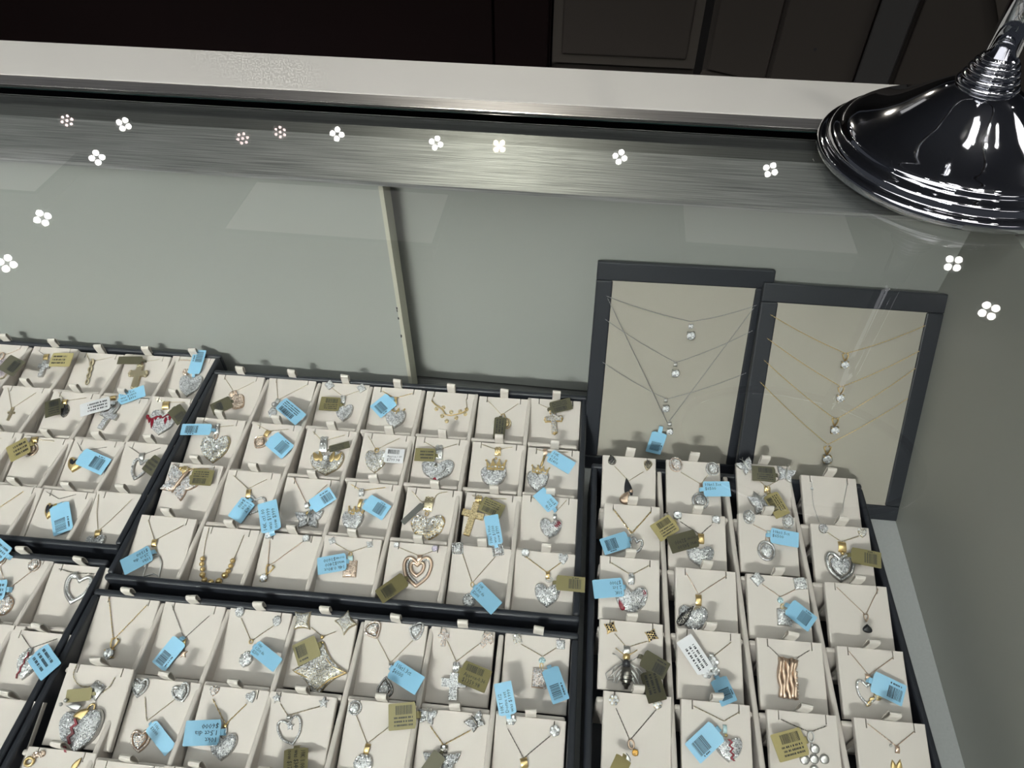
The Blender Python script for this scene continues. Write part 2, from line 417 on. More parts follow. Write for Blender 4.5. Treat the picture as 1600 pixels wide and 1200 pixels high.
make_tray('mid', 'navy pendant tray in the middle, seven pads wide and four rows deep', -4.4, 353, -215.2, 6.0,
          [50 * k for k in range(1, 7)], [-53, -106, -159])
make_tray('low', 'navy pendant tray at the bottom middle, in front of the middle tray', -6.0, 353, -443, -223.0,
          [-1.9 + 50 * k for k in range(1, 7)], [-282, -335, -388])
make_tray('upl', 'navy pendant tray cut by the left edge, behind the lower left tray', -358, -5.0, -191, 26.5,
          [-350.5 + 50 * k for k in range(1, 7)], [-32, -85, -138])
make_tray('lol', 'navy pendant tray at the lower left corner', -362, -7.2, -418, -199.5,
          [-351.5 + 50 * k for k in range(1, 7)], [-254.8, -308, -361])
make_tray('rig', 'navy pendant tray at right, four pads wide with tall standing pads', 359.0, 584.5, -424, -68.0,
          [416, 471, 524], [-116, -167, -217, -266.5, -317, -367], 5.0, 0.0475)

# ------------------------------------------------------------------ pads: one mesh shared by all
PW, PT = 0.0462, 0.004
SLOPE = math.atan(0.30)


def pad_mesh(name, depth, pw=PW):
    bm = bmesh.new(); w = pw
    xs = [0]
    for sx in (0.165, 0.835): xs += [w * sx - 0.00035, w * sx - 0.00035, w * sx + 0.00035, w * sx + 0.00035]
    top = [(0, -depth), (w, -depth), (w, 0)]
    for sx in (0.835, 0.165):
        c = w * sx; top += [(c + 0.00035, 0), (c + 0.00035, -0.0055), (c - 0.00035, -0.0055), (c - 0.00035, 0)]
    top += [(0, 0)]
    vt = [bm.verts.new((x, y, 0)) for x, y in top]
    f = bm.faces.new(vt)
    ex = bmesh.ops.extrude_face_region(bm, geom=[f])
    for v in ex['geom']:
        if isinstance(v, bmesh.types.BMVert): v.co.z = -PT
    bmesh.ops.recalc_face_normals(bm, faces=bm.faces)
    bm.edges.ensure_lookup_table()
    eg = [e for e in bm.edges if max(abs(v.co.z) for v in e.verts) < 1e-7 and
          (all(abs(v.co.x) < 1e-6 for v in e.verts) or all(abs(v.co.x - w) < 1e-6 for v in e.verts) or all(abs(v.co.y + depth) < 1e-6 for v in e.verts))]
    bmesh.ops.bevel(bm, geom=eg, offset=0.0009, segments=2, affect='EDGES', profile=0.5)
    bmesh.ops.triangulate(bm, faces=[f for f in bm.faces if len(f.verts) > 4])
    me = bpy.data.meshes.new(name); bm.to_mesh(me); bm.free(); me.materials.append(M['cream'])
    return me


PADM = {'mid': pad_mesh('pad', 0.0500), 'rig': pad_mesh('pad_short', 0.0462, 0.0448)}
tb = MB()                                    # ribbon pull tab: a flattened loop standing at the back edge
lp = [(0.0002, -0.003), (0.0002, 0.002), (0.0003, 0.006), (0.0005, 0.0095), (0.0010, 0.0110), (0.0019, 0.0120), (0.0029, 0.0120), (0.0038, 0.0111), (0.0043, 0.0096), (0.0042, 0.007), (0.0034, 0.003), (0.0012, -0.003)]
def lpn(i):
    a, b = lp[max(0, i - 1)], lp[min(len(lp) - 1, i + 1)]; ty, tz = b[0] - a[0], b[1] - a[1]; L_ = math.hypot(ty, tz); return (tz / L_, -ty / L_)
tb.quadstrip([[(x, y, z) for y, z in lp] + [(x, lp[i][0] + .0006 * lpn(i)[0], lp[i][1] + .0006 * lpn(i)[1]) for i in reversed(range(len(lp)))] for x in (-0.0036, 0.0036)], True, True, True)
TABM = tb.mesh('pull_tab', M['ribbon'], False)
PROPM = MB().box(0.006, PW - 0.008, -0.0085, -0.0052, -0.0445, -0.0045).mesh('prop', M['divider'])
TRAYN = dict(mid='middle tray', low='bottom tray', upl='upper left tray', lol='lower left tray', rig='right tray')
ORD = ['', 'first', 'second', 'third', 'fourth', 'fifth', 'sixth', 'seventh']
ROWN = {1: 'back row', 2: 'second row', 3: 'third row', 4: 'fourth row', 5: 'fifth row'}


class Cell: pass


def place_pad(tray, r, c, tl, lift=0.0):
    z = (0.0575 if tray == 'rig' else 0.0512) + lift
    P = onz(tl[0], tl[1], z)
    g = Cell(); g.P = P; g.tray = tray
    u = RZ @ V((1, 0, 0)); v = RZ @ V((0, cos(SLOPE), sin(SLOPE))); n = u.cross(v)
    g.u, g.v, g.n = u, v, n
    g.R = Mx((u, v, n)).transposed()
    g.w = 0.0448 if tray == 'rig' else PW
    g.d = 0.0462 if tray == 'rig' else 0.0500
    g.place = f'{TRAYN[tray]} {ROWN[r]}, ' + (f'{ORD[8 - c]} from right' if tray in ('upl', 'lol') else f'{ORD[c]} from left')
    return g


def make_pad(g, desc):
    root = empty('pendant_pad', Mx.Translation(g.P) @ g.R.to_4x4())
    tag(root, f'pad holding {desc}, {g.place}', 'pad', 'cream pendant pads')
    link('pad', PADM['rig' if g.tray == 'rig' else 'mid'], root)
    t = link('pull_tab', TABM, root); t.location = (g.w / 2, 0.0, -0.0012); t.rotation_euler = (-SLOPE * 0.4, 0, random.uniform(-.12, .12))
    p = link('prop', PROPM, root); p.rotation_euler = (-SLOPE, 0, 0)
    return root


# ------------------------------------------------------------------ outlines in a unit box, y up
def resample(pts, n):
    L = [0]
    for a, b in zip(pts, pts[1:] + pts[:1]): L.append(L[-1] + math.dist(a, b))
    out = []; k = 0
    for i in range(n):
        s = L[-1] * i / n
        while L[k + 1] < s: k += 1
        t = (s - L[k]) / max(1e-9, L[k + 1] - L[k]); a, b = pts[k], pts[(k + 1) % len(pts)]
        out.append((a[0] + (b[0] - a[0]) * t, a[1] + (b[1] - a[1]) * t))
    return out


def unit(pts):
    x0 = min(p[0] for p in pts); x1 = max(p[0] for p in pts); y0 = min(p[1] for p in pts); y1 = max(p[1] for p in pts)
    return [((p[0] - (x0 + x1) / 2) / (x1 - x0), (p[1] - (y0 + y1) / 2) / (y1 - y0)) for p in pts]


def o_heart(n=36):
    P = []
    for i in range(n):
        t = 2 * pi * i / n + 1e-4
        P.append((-16 * abs(sin(t)) ** 2.1 * (1 if sin(t) > 0 else -1), 13 * cos(t) - 5 * cos(2 * t) - 2 * cos(3 * t) - .6 * cos(4 * t)))
    U = []
    for x, y in unit(P):
        k = max(0, min(1, (.1 - y) / .6)); U.append((x * (1 + 1.45 * k * k * (1 - k)), y))
    return unit(U)


def o_round(n=24): return [(0.5 * cos(2 * pi * i / n), 0.5 * sin(2 * pi * i / n)) for i in range(n)]
def o_square(): return resample([(-.5, -.5), (.5, -.5), (.5, .5), (-.5, .5)], 24)


def o_cushion(n=24):
    P = []
    for i in range(n):
        a = 2 * pi * i / n; c_, s_ = cos(a), sin(a); P.append((abs(c_) ** .55 * (1 if c_ > 0 else -1), abs(s_) ** .55 * (1 if s_ > 0 else -1)))
    return unit(P)


def o_kite():
    P = []
    C4 = [(-.5, -.5), (.5, -.5), (.5, .5), (-.5, .5)]
    for k in range(4):
        a, b = C4[k], C4[(k + 1) % 4]
        for i in range(7):
            t = i / 7; x = a[0] + (b[0] - a[0]) * t; y = a[1] + (b[1] - a[1]) * t; s_ = 1 - 0.26 * 4 * t * (1 - t) * 0.8
            P.append((x * s_, y * s_))
    return P


def o_pear(n=26):
    P = []
    for i in range(n):
        t = 2 * pi * i / n; P.append((sin(t) * (1 - cos(t) * -1) ** 0.9 * .5 if False else sin(t) * sin(t / 2) ** 1.1, -cos(t) * -1))
    return unit([(x, y) for x, y in P])


def o_marq(n=24):
    return unit([(cos(2 * pi * i / n) * abs(cos(2 * pi * i / n)) ** .0 * 1.0, sin(2 * pi * i / n) * (1 if True else 0)) if False else
                 (abs(sin(2 * pi * i / n)) ** 1.6 * (1 if sin(2 * pi * i / n) > 0 else -1), cos(2 * pi * i / n)) for i in range(n)])


def o_cross(a=.16, up=.5, arm=.14):
    """arm centre height arm, half width a"""
    y = arm
    return [(-a, -.5), (a, -.5), (a, y - a), (.5, y - a), (.5, y + a), (a, y + a), (a, up), (-a, up), (-a, y + a), (-.5, y + a), (-.5, y - a), (-a, y - a)]


def o_star(n=5, r=.45):
    return unit([((1 if i % 2 == 0 else r) * sin(pi * i / n), (1 if i % 2 == 0 else r) * cos(pi * i / n)) for i in range(2 * n)])


OUT = dict(heart=o_heart(), round=o_round(), square=o_square(), cushion=o_cushion(), kite=o_kite(), pear=o_pear(), marq=o_marq(), star=o_star())


def inside(pts, x, y):
    c_ = False
    for (x0, y0), (x1, y1) in zip(pts, pts[1:] + pts[:1]):
        if (y0 > y) != (y1 > y) and x < (x1 - x0) * (y - y0) / (y1 - y0) + x0: c_ = not c_
    return c_


def centre(shape): return (0, 0.06) if shape == 'heart' else (0, -.12) if shape == 'pear' else (0, 0)


def puff(mb, pts, cen, T, z0=0.0, power=3, rings=(1, .93, .8, .6, .35)):
    """domed solid over a closed outline (already in metres)"""
    n = len(pts); R = [[(x, y, z0) for x, y in pts], [(x, y, z0 + T * .30) for x, y in pts]]
    for s_ in rings[1:]:
        R.append([(cen[0] + (x - cen[0]) * s_, cen[1] + (y - cen[1]) * s_, z0 + T * (.30 + .70 * sqrt(1 - s_ ** power))) for x, y in pts])
    return mb.quadstrip(R, True, True, True)


def polar(pts, cen, x, y):
    """fraction of the way from the centre to the outline"""
    dx, dy = x - cen[0], y - cen[1]; best = 0
    if dx * dx + dy * dy < 1e-12: return 0
    for (ax, ay), (bx, by) in zip(pts, pts[1:] + pts[:1]):
        ax -= cen[0]; ay -= cen[1]; bx -= cen[0]; by -= cen[1]
        ex, ey = bx - ax, by - ay; den = dx * ey - dy * ex
        if abs(den) < 1e-15: continue
        t = (ax * ey - ay * ex) / den; s_ = (ax * dy - ay * dx) / den
        if t > 0 and -1e-6 <= s_ <= 1 + 1e-6: best = max(best, 1 / t)
    return best


def stone(mb, x, y, z, r, h=None, tilt=.5, n=6):
    h = h or r * .55; a0 = random.random() * 6; tx, ty = random.uniform(-tilt, tilt), random.uniform(-tilt, tilt)
    g_, t_ = [], []
    for k in range(n):
        a = a0 + 2 * pi * k / n; cx, cy = r * cos(a), r * sin(a)
        g_.append((x + cx, y + cy, z + tx * cx + ty * cy)); cx *= .55; cy *= .55
        t_.append((x + cx, y + cy, z + h + tx * cx + ty * cy))
    mb.quadstrip([g_, t_], True, False, True)


def pave(mb, pts, cen, T, z0, pitch=.0015, power=3, lim=.93, skip=None):
    x0 = min(p[0] for p in pts); x1 = max(p[0] for p in pts); y0 = min(p[1] for p in pts); y1 = max(p[1] for p in pts)
    row = 0; y = y0 + pitch * .4
    while y < y1:
        x = x0 + (pitch * .5 if row % 2 else 0) + pitch * .3
        while x < x1:
            if inside(pts, x, y):
                s_ = polar(pts, cen, x, y)
                if s_ < lim and not (skip and skip(x, y)):
                    stone(mb, x, y, z0 + T * (.30 + .70 * sqrt(max(0, 1 - s_ ** power))) - pitch * .08, pitch * .56)
            x += pitch
        y += pitch * .87; row += 1


def xf(pts, w, h, rot, dx=0, dy=0):
    c_, s_ = cos(rot), sin(rot)
    return [(dx + x * w * c_ - y * h * s_, dy + x * w * s_ + y * h * c_) for x, y in pts]


def outline_tube(mb, pts, r, z, n=6): return mb.tube([(x, y, z) for x, y in pts], r, n, True)


# ------------------------------------------------------------------ jewellery pieces. Each returns [(name, MB, material, kind, smooth)], first entry is the parent of the rest
def piece(sh, m, w, h, rot, dx, dy, **k):
    out = []; T = k.get('T', min(.0032, .24 * min(w, h))); st = k.get('st', 'pave'); pitch = k.get('pitch', .0015) * 0.80
    if pitch > min(w, h) / 4.2: pitch = min(w, h) / 4.2
    def loc(x, y): return xf([(x, y)], w, h, rot, dx, dy)[0]
    if sh in OUT or sh.startswith('h_'):
        halo = sh.startswith('h_'); s_ = sh[2:] if halo else sh
        base = OUT[s_]; cen = loc(*centre(s_))
        if halo:                                   # ring of small stones round a domed centre
            A = MB(); pts = xf(base, w * .64, h * .64, rot, dx, dy); puff(A, pts, cen, T, .0004)
            out.append((s_ + '_setting', A, m, None, True))
            B = MB(); outline_tube(B, xf(base, w * .90, h * .90, rot, dx, dy), min(w, h) * .07, min(w, h) * .055)
            out.append(('halo_rim', B, m, None, True))
            C_ = MB(); pave(C_, pts, cen, T, .0004, pitch, lim=.95)
            ring = resample(xf(base, w * .90, h * .90, rot, dx, dy), max(12, int(1.45 * (w + h) / pitch)))
            for x, y in ring: stone(C_, x, y, min(w, h) * .118, min(pitch * .45, min(w, h) * .075))
            out.append(('pave_stones', C_, st, 'stuff', False))
            return out
        pts = xf(base, w, h, rot, dx, dy)
        A = MB(); puff(A, pts, cen, T, 0, k.get('power', 3)); out.append((s_ + '_body', A, m, None, True))
        if st:
            C_ = MB(); sk = None
            if k.get('crack'):
                zz = k['crack']
                sk = lambda x, y: False
            pave(C_, pts, cen, T, 0, pitch, k.get('power', 3), k.get('lim', .94), sk)
            out.append(('pave_stones', C_, st, 'stuff', False))
    elif sh == 'open':                              # open heart drawn as a bent wire
        A = MB(); r = k.get('r', .075) * min(w, h)
        P = xf(OUT['heart'], w - 2 * r, h - 2 * r, rot, dx, dy)
        outline_tube(A, P, r, r * .9); out.append(('open_heart', A, m, None, True))
        if st:
            C_ = MB()
            for x, y in resample(P, int(1.5 * (w + h) / (r * 1.7))): stone(C_, x, y, r * 1.72, r * .72)
            out.append(('pave_stones', C_, st, 'stuff', False))
    elif sh == 'cross':
        a = k.get('a', .16); base = [(x * (1 if abs(x) > .3 else h / w if w < h else 1), y) for x, y in o_cross(a)]
        pts = xf(o_cross(a, .5, .14), w, h, rot, dx, dy); aw = a * min(w, h)
        pts = xf([(max(-aw / w, min(aw / w, x)) if abs(x) < .49 else x, (.14 + (aw / h if y > .14 else -aw / h)) if abs(y - .14) < a + .01 else y) for x, y in o_cross(a)], w, h, rot, dx, dy)
        A = MB(); R = [[(x, y, 0) for x, y in pts], [(x, y, T) for x, y in pts]]
        A.quadstrip(R, True, True, False)
        ins = MB(); o = len(A.v) - 12; A.f += [(o, o + 1, o + 6, o + 7), (o + 3, o + 4, o + 5, o + 2), (o + 9, o + 10, o + 11, o + 8)]
        out.append(('cross_body', A, m, None, False))
        if k.get('ends'):
            B = MB()
            for ex, ey in ((0, .5), (-.5, .14), (.5, .14), (0, -.5)):
                x, y = loc(ex * .9, ey * .92)
                if k['ends'] == 'flare':
                    for q_ in (-1, 0, 1):
                        px, py = (ex * .94 + (q_ * .10 if ex == 0 else 0), ey * .94 + (q_ * .09 if ex else 0)) if q_ else (ex * 1.05, ey * 1.05)
                        if ex: py = .14 + q_ * .09
                        X, Y = loc(px, py); B.ball((X, Y, T * .6), aw * .62, 8, 5)
                else: B.ball((x, y, T * .7), aw * 1.25, 10, 6)
            out.append(('cross_tip', B, m, None, True))
        if st:
            C_ = MB(); pave(C_, pts, loc(0, .14), 0, T, min(pitch, aw * 1.0), lim=.97); out.append(('pave_stones', C_, st, 'stuff', False))
    elif sh == 'bfly':
        A = MB(); C_ = MB()
        for sx in (-1, 1):
            for (cx, cy, ww, hh, ro) in ((.26, .16, .40, .62, -.80), (.19, -.24, .32, .46, -2.50)):
                P = xf(OUT['pear'], ww, hh, sx * ro, sx * cx, cy)
                P = xf(P, w, h, rot, dx, dy); ce = loc(sx * cx * 1.05, cy)
                puff(A, P, ce, T * .8, T * .15, rings=(1, .9, .6)); pave(C_, P, ce, T * .8, T * .15, pitch, lim=.9)
        out.append(('butterfly_wing', A, m, None, True))
        B = MB(); B.tube([(*loc(0, -.34), T * .6), (*loc(0, -.1), T * .9), (*loc(0, .25), T * .9), (*loc(0, .40), T * .7)], [w * .02, w * .045, w * .05, w * .025], 8)
        for sx in (-1, 1): B.tube([(*loc(0, .38), T * .8), (*loc(sx * .10, .50), T * .8)], w * .012, 5)
        out.append(('butterfly_body', B, k.get('bm', m), None, True))
        out.append(('pave_stones', C_, st, 'stuff', False))
    elif sh == 'sol':                               # claw-set brilliant
        A = MB(); r = w / 2; c0 = (dx, dy)
        A.quadstrip([[(dx + rr * cos(2 * pi * i / 12), dy + rr * sin(2 * pi * i / 12), z) for i in range(12)] for rr, z in ((r * .55, 0), (r * .8, r * .5), (r * .92, r * .75))], True, True, False)
        for i in range(4):
            a = pi / 4 + i * pi / 2 + rot; A.tube([(dx + r * .9 * cos(a), dy + r * .9 * sin(a), 0), (dx + r * .98 * cos(a), dy + r * .98 * sin(a), r * .8), (dx + r * .80 * cos(a), dy + r * .80 * sin(a), r * 1.0)], r * .12, 5)
        out.append(('claw_setting', A, m, None, True))
        B = MB(); rg = []
        for rr, z, o in ((.30, .35, 0), (.92, .78, 0), (.92, .84, 0), (.62, 1.04, .5)):
            rg.append([(dx + r * rr * cos(2 * pi * (i + o) / 8), dy + r * rr * sin(2 * pi * (i + o) / 8), r * z) for i in range(8)])
        for i in range(8):                          # loose facets: girdle, crown, star, random tone per facet paints in the sparkle
            j = (i + 1) % 8; c0_ = (dx, dy, r * (1.04 + random.uniform(-.10, .14)))
            B.add([rg[0][i], rg[0][j], rg[1][j], rg[1][i]], [(0, 1, 2, 3)]); B.add([rg[1][i], rg[1][j], rg[2][j], rg[2][i]], [(0, 1, 2, 3)])
            B.add([rg[2][i], rg[2][j], rg[3][i]], [(0, 1, 2)]); B.add([rg[2][j], rg[3][j], rg[3][i]], [(0, 1, 2)]); B.add([rg[3][i], rg[3][j], c0_], [(0, 1, 2)])
        out.append(('brilliant_stone', B, k.get('st', 'pavew') if k.get('st') else 'pavew', None, False))
    elif sh == 'flower':
        A = MB(); r = w / 2; puff(A, xf(OUT['round'], w * .9, h * .9, 0, dx, dy), (dx, dy), r * .5); out.append(('flower_setting', A, m, None, True))
        C_ = MB(); stone(C_, dx, dy, r * .55, r * .36, r * .25)
        for i in range(6): stone(C_, dx + r * .64 * cos(i * pi / 3 + rot), dy + r * .64 * sin(i * pi / 3 + rot), r * .42, r * .33, r * .22)
        out.append(('cluster_stones', C_, k.get('st', 'pavew'), None, False))
    elif sh == 'bead':
        A = MB(); A.ball((dx, dy, w / 2), w / 2, 10, 7); out.append(('bead', A, m, None, True))
    elif sh == 'bail':
        A = MB(); rg = []
        for sx in (-.5, -.3, .3, .5):
            zz = 1 if abs(sx) < .4 else .86
            rg.append([(*loc(sx, -.5 * cos(pi * i / 8)), .0004 + (.0021 * zz) * sin(pi * i / 8)) for i in range(9)])
        A.quadstrip(rg, False); lo = [[(x, y, max(0, z - .0007)) for x, y, z in r] for r in rg]; A.quadstrip(list(reversed(lo)), False)
        A.quadstrip([rg[0], lo[0]], False); A.quadstrip([lo[-1], rg[-1]], False)
        out.append(('bail', A, m, None, True))
        if st and st != 'none' and k.get('st'):
            C_ = MB()
            for j in range(5):
                for i in (-.22, .22):
                    t = (j + .5) / 5; x, y = loc(i, -.5 * cos(pi * t)); stone(C_, x, y, .0004 + .0021 * sin(pi * t), min(w * .22, .0008))
            out.append(('bail_stones', C_, st, 'stuff', False))
    elif sh == 'loop':
        A = MB(); A.tube([(*loc(.42 * cos(2 * pi * i / 16), .46 * sin(2 * pi * i / 16)), .0011) for i in range(16)], k.get('r', .12) * min(w, h), 6, True)
        out.append(('loop', A, m, None, True))
    elif sh == 'vbail':                             # V shaped rabbit-ear bail
        A = MB()
        for sx in (-1, 1): A.tube([(*loc(0, -.5), .0014), (*loc(sx * .3, 0), .0018), (*loc(sx * .42, .4), .0014), (*loc(sx * .15, .5), .0012)], w * .10, 6)
        out.append(('rabbit_ear_bail', A, m, None, True))
    elif sh == 'crown':
        A = MB(); top = [(-.42, -.5), (.42, -.5), (.5, .32), (.28, -.1), (.16, .40), (0, -.05), (-.16, .40), (-.28, -.1), (-.5, .32)]
        P = xf(top, w, h, rot, dx, dy); z1 = T + .0006
        A.quadstrip([[(x, y, .0006) for x, y in P], [(x, y, z1) for x, y in P]], True, True, False)
        o = len(A.v) - 9; A.f += [(o, o + 1, o + 5), (o + 1, o + 2, o + 3), (o + 1, o + 3, o + 5), (o + 3, o + 4, o + 5), (o + 5, o + 6, o + 7), (o, o + 5, o + 7), (o, o + 7, o + 8)]
        for x, y in ((.5, .38), (.16, .46), (-.16, .46), (-.5, .38)): A.ball((*loc(x, y), T * .7), w * .055, 8, 5)
        A.tube([(*loc(-.43, -.46), z1), (*loc(.43, -.46), z1)], h * .09, 6)
        out.append(('crown', A, m, None, False))
        C_ = MB()
        for x in (-.33, -.17, 0, .17, .33): stone(C_, *loc(x, -.24), z1, w * .06)
        out.append(('crown_stones', C_, st, 'stuff', False))
    elif sh == 'crack':                             # jagged red gap on a heart
        A = MB(); n = 7; L_, R_ = [], []
        for i in range(n + 1):
            y = .5 - i / n; x = .28 * (1 if i % 2 else -1) + k.get('lean', 0) * (i / n - .5); hw = .22
            L_.append((*loc(x - hw, y), k.get('z', T))); R_.append((*loc(x + hw, y), k.get('z', T)))
        A.quadstrip([L_, R_], False); A.quadstrip([[(x, y, z - .0012) for x, y, z in R_], [(x, y, z - .0012) for x, y, z in L_]], False)
        A.quadstrip([R_, [(x, y, z - .0012) for x, y, z in R_]], False); A.quadstrip([[(x, y, z - .0012) for x, y, z in L_], L_], False)
        out.append(('jagged_line', A, m, None, False))
    elif sh == 'wire':                              # free polyline in unit coordinates
        A = MB(); A.tube([(*loc(x, y), k.get('z', .0012)) for x, y in k['pts']], k.get('r', .0006), 6, k.get('closed', False)); out.append((k.get('name', 'wire_outline'), A, m, None, True))
    elif sh == 'drop':
        A = MB(); puff(A, xf(OUT['pear'], w, h, rot, dx, dy), loc(0, -.12), T); out.append((k.get('name', 'drop'), A, m, None, True))
    elif sh == 'bark':                              # row of rough melted bars
        A = MB(); n = 5
        for i in range(n):
            x = -.42 + .84 * i / (n - 1); A.tube([(*loc(x + .05 * sin(i * 2.1 + j * 1.3) - .06 * sin(pi * j / 8), .5 - j / 8 + .02 * sin(i * 3)), .0016 + .0005 * sin(j * 2.3 + i * 1.7)) for j in range(9)], [w * .13 * (1 + .22 * sin(j * 3.1 + i)) for j in range(9)], 6)
        out.append(('molten_bar', A, m, None, True))
        C_ = MB()
        for j in range(8): stone(C_, *loc(.42 + .03 * sin(j), -.46 + j * .09), .0033, .0008)
        out.append(('accent_stones', C_, 'paver', 'stuff', False))
    elif sh == 'twist':
        A = MB()
        for s0 in (0, pi): A.tube([(*loc(.30 * sin(s0 + j * .9), .5 - j / 14), .0012 + .0007 * cos(s0 + j * .9)) for j in range(15)], [w * .22 * (1.05 - .5 * j / 14) for j in range(15)], 6)
        out.append(('twisted_bar', A, m, None, True))
    elif sh == 'bee':
        A = MB(); A.tube([(*loc(0, .24), .0016), (*loc(0, .16), .0030), (*loc(0, .05), .0030)], [w * .05, w * .10, w * .09], 10); out.append(('bee_thorax', A, 'black', None, True))
        B = MB(); rr = []; pp = []
        for j in range(12):
            t = j / 11; pp.append((*loc(0, .05 - .53 * t), .0024)); rr.append(1.35 * w * (.075 + .055 * sin(pi * min(1, t * 1.05)) - .05 * t) * (1.10 if j % 2 else .92))
        B.tube(pp, rr, 10); out.append(('bee_abdomen', B, m, None, True))
        D = MB()
        for j in (2, 4, 6, 8): D.tube([(*loc(0, .05 - .53 * (j + .3) / 11), .0026), (*loc(0, .05 - .53 * (j + .75) / 11), .0026)], rr[j] * 1.05, 10)
        out.append(('dark_band', D, 'dark', None, True))
        E = MB(); E.ball((*loc(0, .30), .0018), w * .09, 10, 6)
        for sx in (-1, 1): E.tube([(*loc(sx * .04, .34), .002), (*loc(sx * .16, .42), .0024), (*loc(sx * .26, .50), .0018)], w * .012, 5)
        out.append(('bee_head', E, 'gold', None, True))
        F = MB()
        for sx in (-1, 1):
            for P in ([(.08, .14), (.30, .02), (.48, -.16), (.44, -.28), (.28, -.26), (.12, -.04)], [(.07, .05), (.20, -.10), (.30, -.34), (.22, -.36), (.10, -.14)]):
                F.tube([(*loc(sx * x, y), .0024) for x, y in P], w * .016, 5, True)
                F.tube([(*loc(sx * P[0][0], P[0][1]), .0024), (*loc(sx * P[3][0], P[3][1]), .0022)], w * .011, 5)
                F.tube([(*loc(sx * P[1][0], P[1][1]), .0024), (*loc(sx * P[4][0], P[4][1]), .0022)], w * .011, 5)
            for y0, y1 in ((.18, .36), (.10, -.12)): F.tube([(*loc(sx * .07, y0), .0015), (*loc(sx * .26, (y0 + y1) / 2 + .06), .003), (*loc(sx * .32, y1), .0006)], w * .014, 5)
        out.append(('bee_wing', F, 'silver', None, True))
    return out


# ------------------------------------------------------------------ chains
def chain_mb(pts, r, step):
    mb = MB(); pts = [V(p) for p in pts]; L = [0]
    for a, b in zip(pts, pts[1:]): L.append(L[-1] + (b - a).length)
    n = max(3, int(L[-1] / step)); k = 0
    def at(s_):
        j = 0
        while j < len(pts) - 2 and L[j + 1] < s_: j += 1
        t = min(1, (s_ - L[j]) / max(1e-9, L[j + 1] - L[j])); return pts[j].lerp(pts[j + 1], t)
    for i in range(n):
        a = at(L[-1] * (i - .18) / n if i else 0); b = at(min(L[-1], L[-1] * (i + 1.18) / n)); t = (b - a)
        if t.length < 1e-9: continue
        t.normalize(); u = t.cross(V((0, 0, 1)))
        if u.length < 1e-6: u = V((1, 0, 0))
        u.normalize(); w = u.cross(t); c_ = (a + b) / 2
        ru, rw = (r, r * .55) if i % 2 else (r * .6, r * .9)
        ring = [c_ + u * ru, c_ + w * rw, c_ - u * ru, c_ - w * rw]
        o = len(mb.v); mb.v += [tuple(a)] + [tuple(p) for p in ring] + [tuple(b)]
        for j in range(4):
            jj = (j + 1) % 4; mb.f += [(o, o + 1 + jj, o + 1 + j), (o + 5, o + 1 + j, o + 1 + jj)]
    return mb


def sagged(a, b, sag, n=6):
    return [a.lerp(b, i / n) + sag * (4 * (i / n) * (1 - i / n)) for i in range(n + 1)]


class Frame:
    """local frame of a sloping surface; pixels become millimetres in it"""
    def __init__(s, P, u, v, n): s.P, s.u, s.v, s.n = P, u, v, n; s.R = Mx((u, v, n)).transposed()
    def hit(s, x, y, h=0.0): return onplane(x, y, s.P + s.n * h, s.n)
    def at(s, O, x, y, h=0.0):
        d = s.hit(x, y, h) - O; return V((d.dot(s.u), d.dot(s.v), d.dot(s.n)))
    def size(s, x, y, wpx, hpx):
        a, b = s.hit(x - .5, y), s.hit(x + .5, y); c_, d = s.hit(x, y - .5), s.hit(x, y + .5)
        e = c_ - d; an = .5 * math.atan2(-e.dot(s.u), e.dot(s.v))
        return wpx * (b - a).length * cos(an), hpx * e.length, an


def add_pieces(root, pl):
    """pl: list of piece() results; first mesh of a piece is a part, the rest its sub-parts"""
    for res in pl:
        par = None
        for name, mb, m, kind, sm in res:
            if not mb.f: continue
            o = mb.build(name, M[m], par or root, sm)
            if kind: o['kind'] = kind
            if par is None: par = o


def build_item(fr, name, label, cat, group, items, chain=None, lead=None):
    x0, y0 = lead or (items[0][2], items[0][3])
    O = fr.hit(x0, y0)
    root = empty(name, Mx.Translation(O) @ fr.R.to_4x4()); tag(root, label, cat, group)
    if chain:
        m, r, segs = chain[0], chain[1], chain[2]
        for sg in segs:
            P = [fr.at(O, x, y) + V((0, 0, r * 1.05 + .0002)) for x, y in sg]
            chain_mb(P, r, r * 2.3).build('chain', M['chaingold' if m == 'gold' and r < .0006 and name == 'pendant_necklace' and cat == 'necklace' and group == 'pendant necklaces' else m], root)
    pl = []
    for it in items:
        sh, m, x, y, w, h, rot = it[:7]; k = dict(it[7]) if len(it) > 7 else {}
        p = fr.at(O, x, y); ww, hh, ra = fr.size(x, y, w, h)
        if 'pts' in k and k.get('px'):
            k['pts'] = [((fr.at(O, a, b).x - p.x), (fr.at(O, a, b).y - p.y)) for a, b in k['pts']]; ww = hh = 1; k.pop('px')
            pl.append(piece(sh, m, 1, 1, 0, p.x, p.y, **k)); continue
        up = k.pop('z', None) if sh != 'crack' and sh != 'wire' else None
        res = piece(sh, m, ww, hh, radians(rot) + ra, p.x, p.y, **k)
        if up:
            for _, mb, *_r in res: mb.v = [(a, b, c_ + up) for a, b, c_ in mb.v]
        pl.append(res)
    add_pieces(root, pl)
    return root


# ------------------------------------------------------------------ price tags
GL = {}


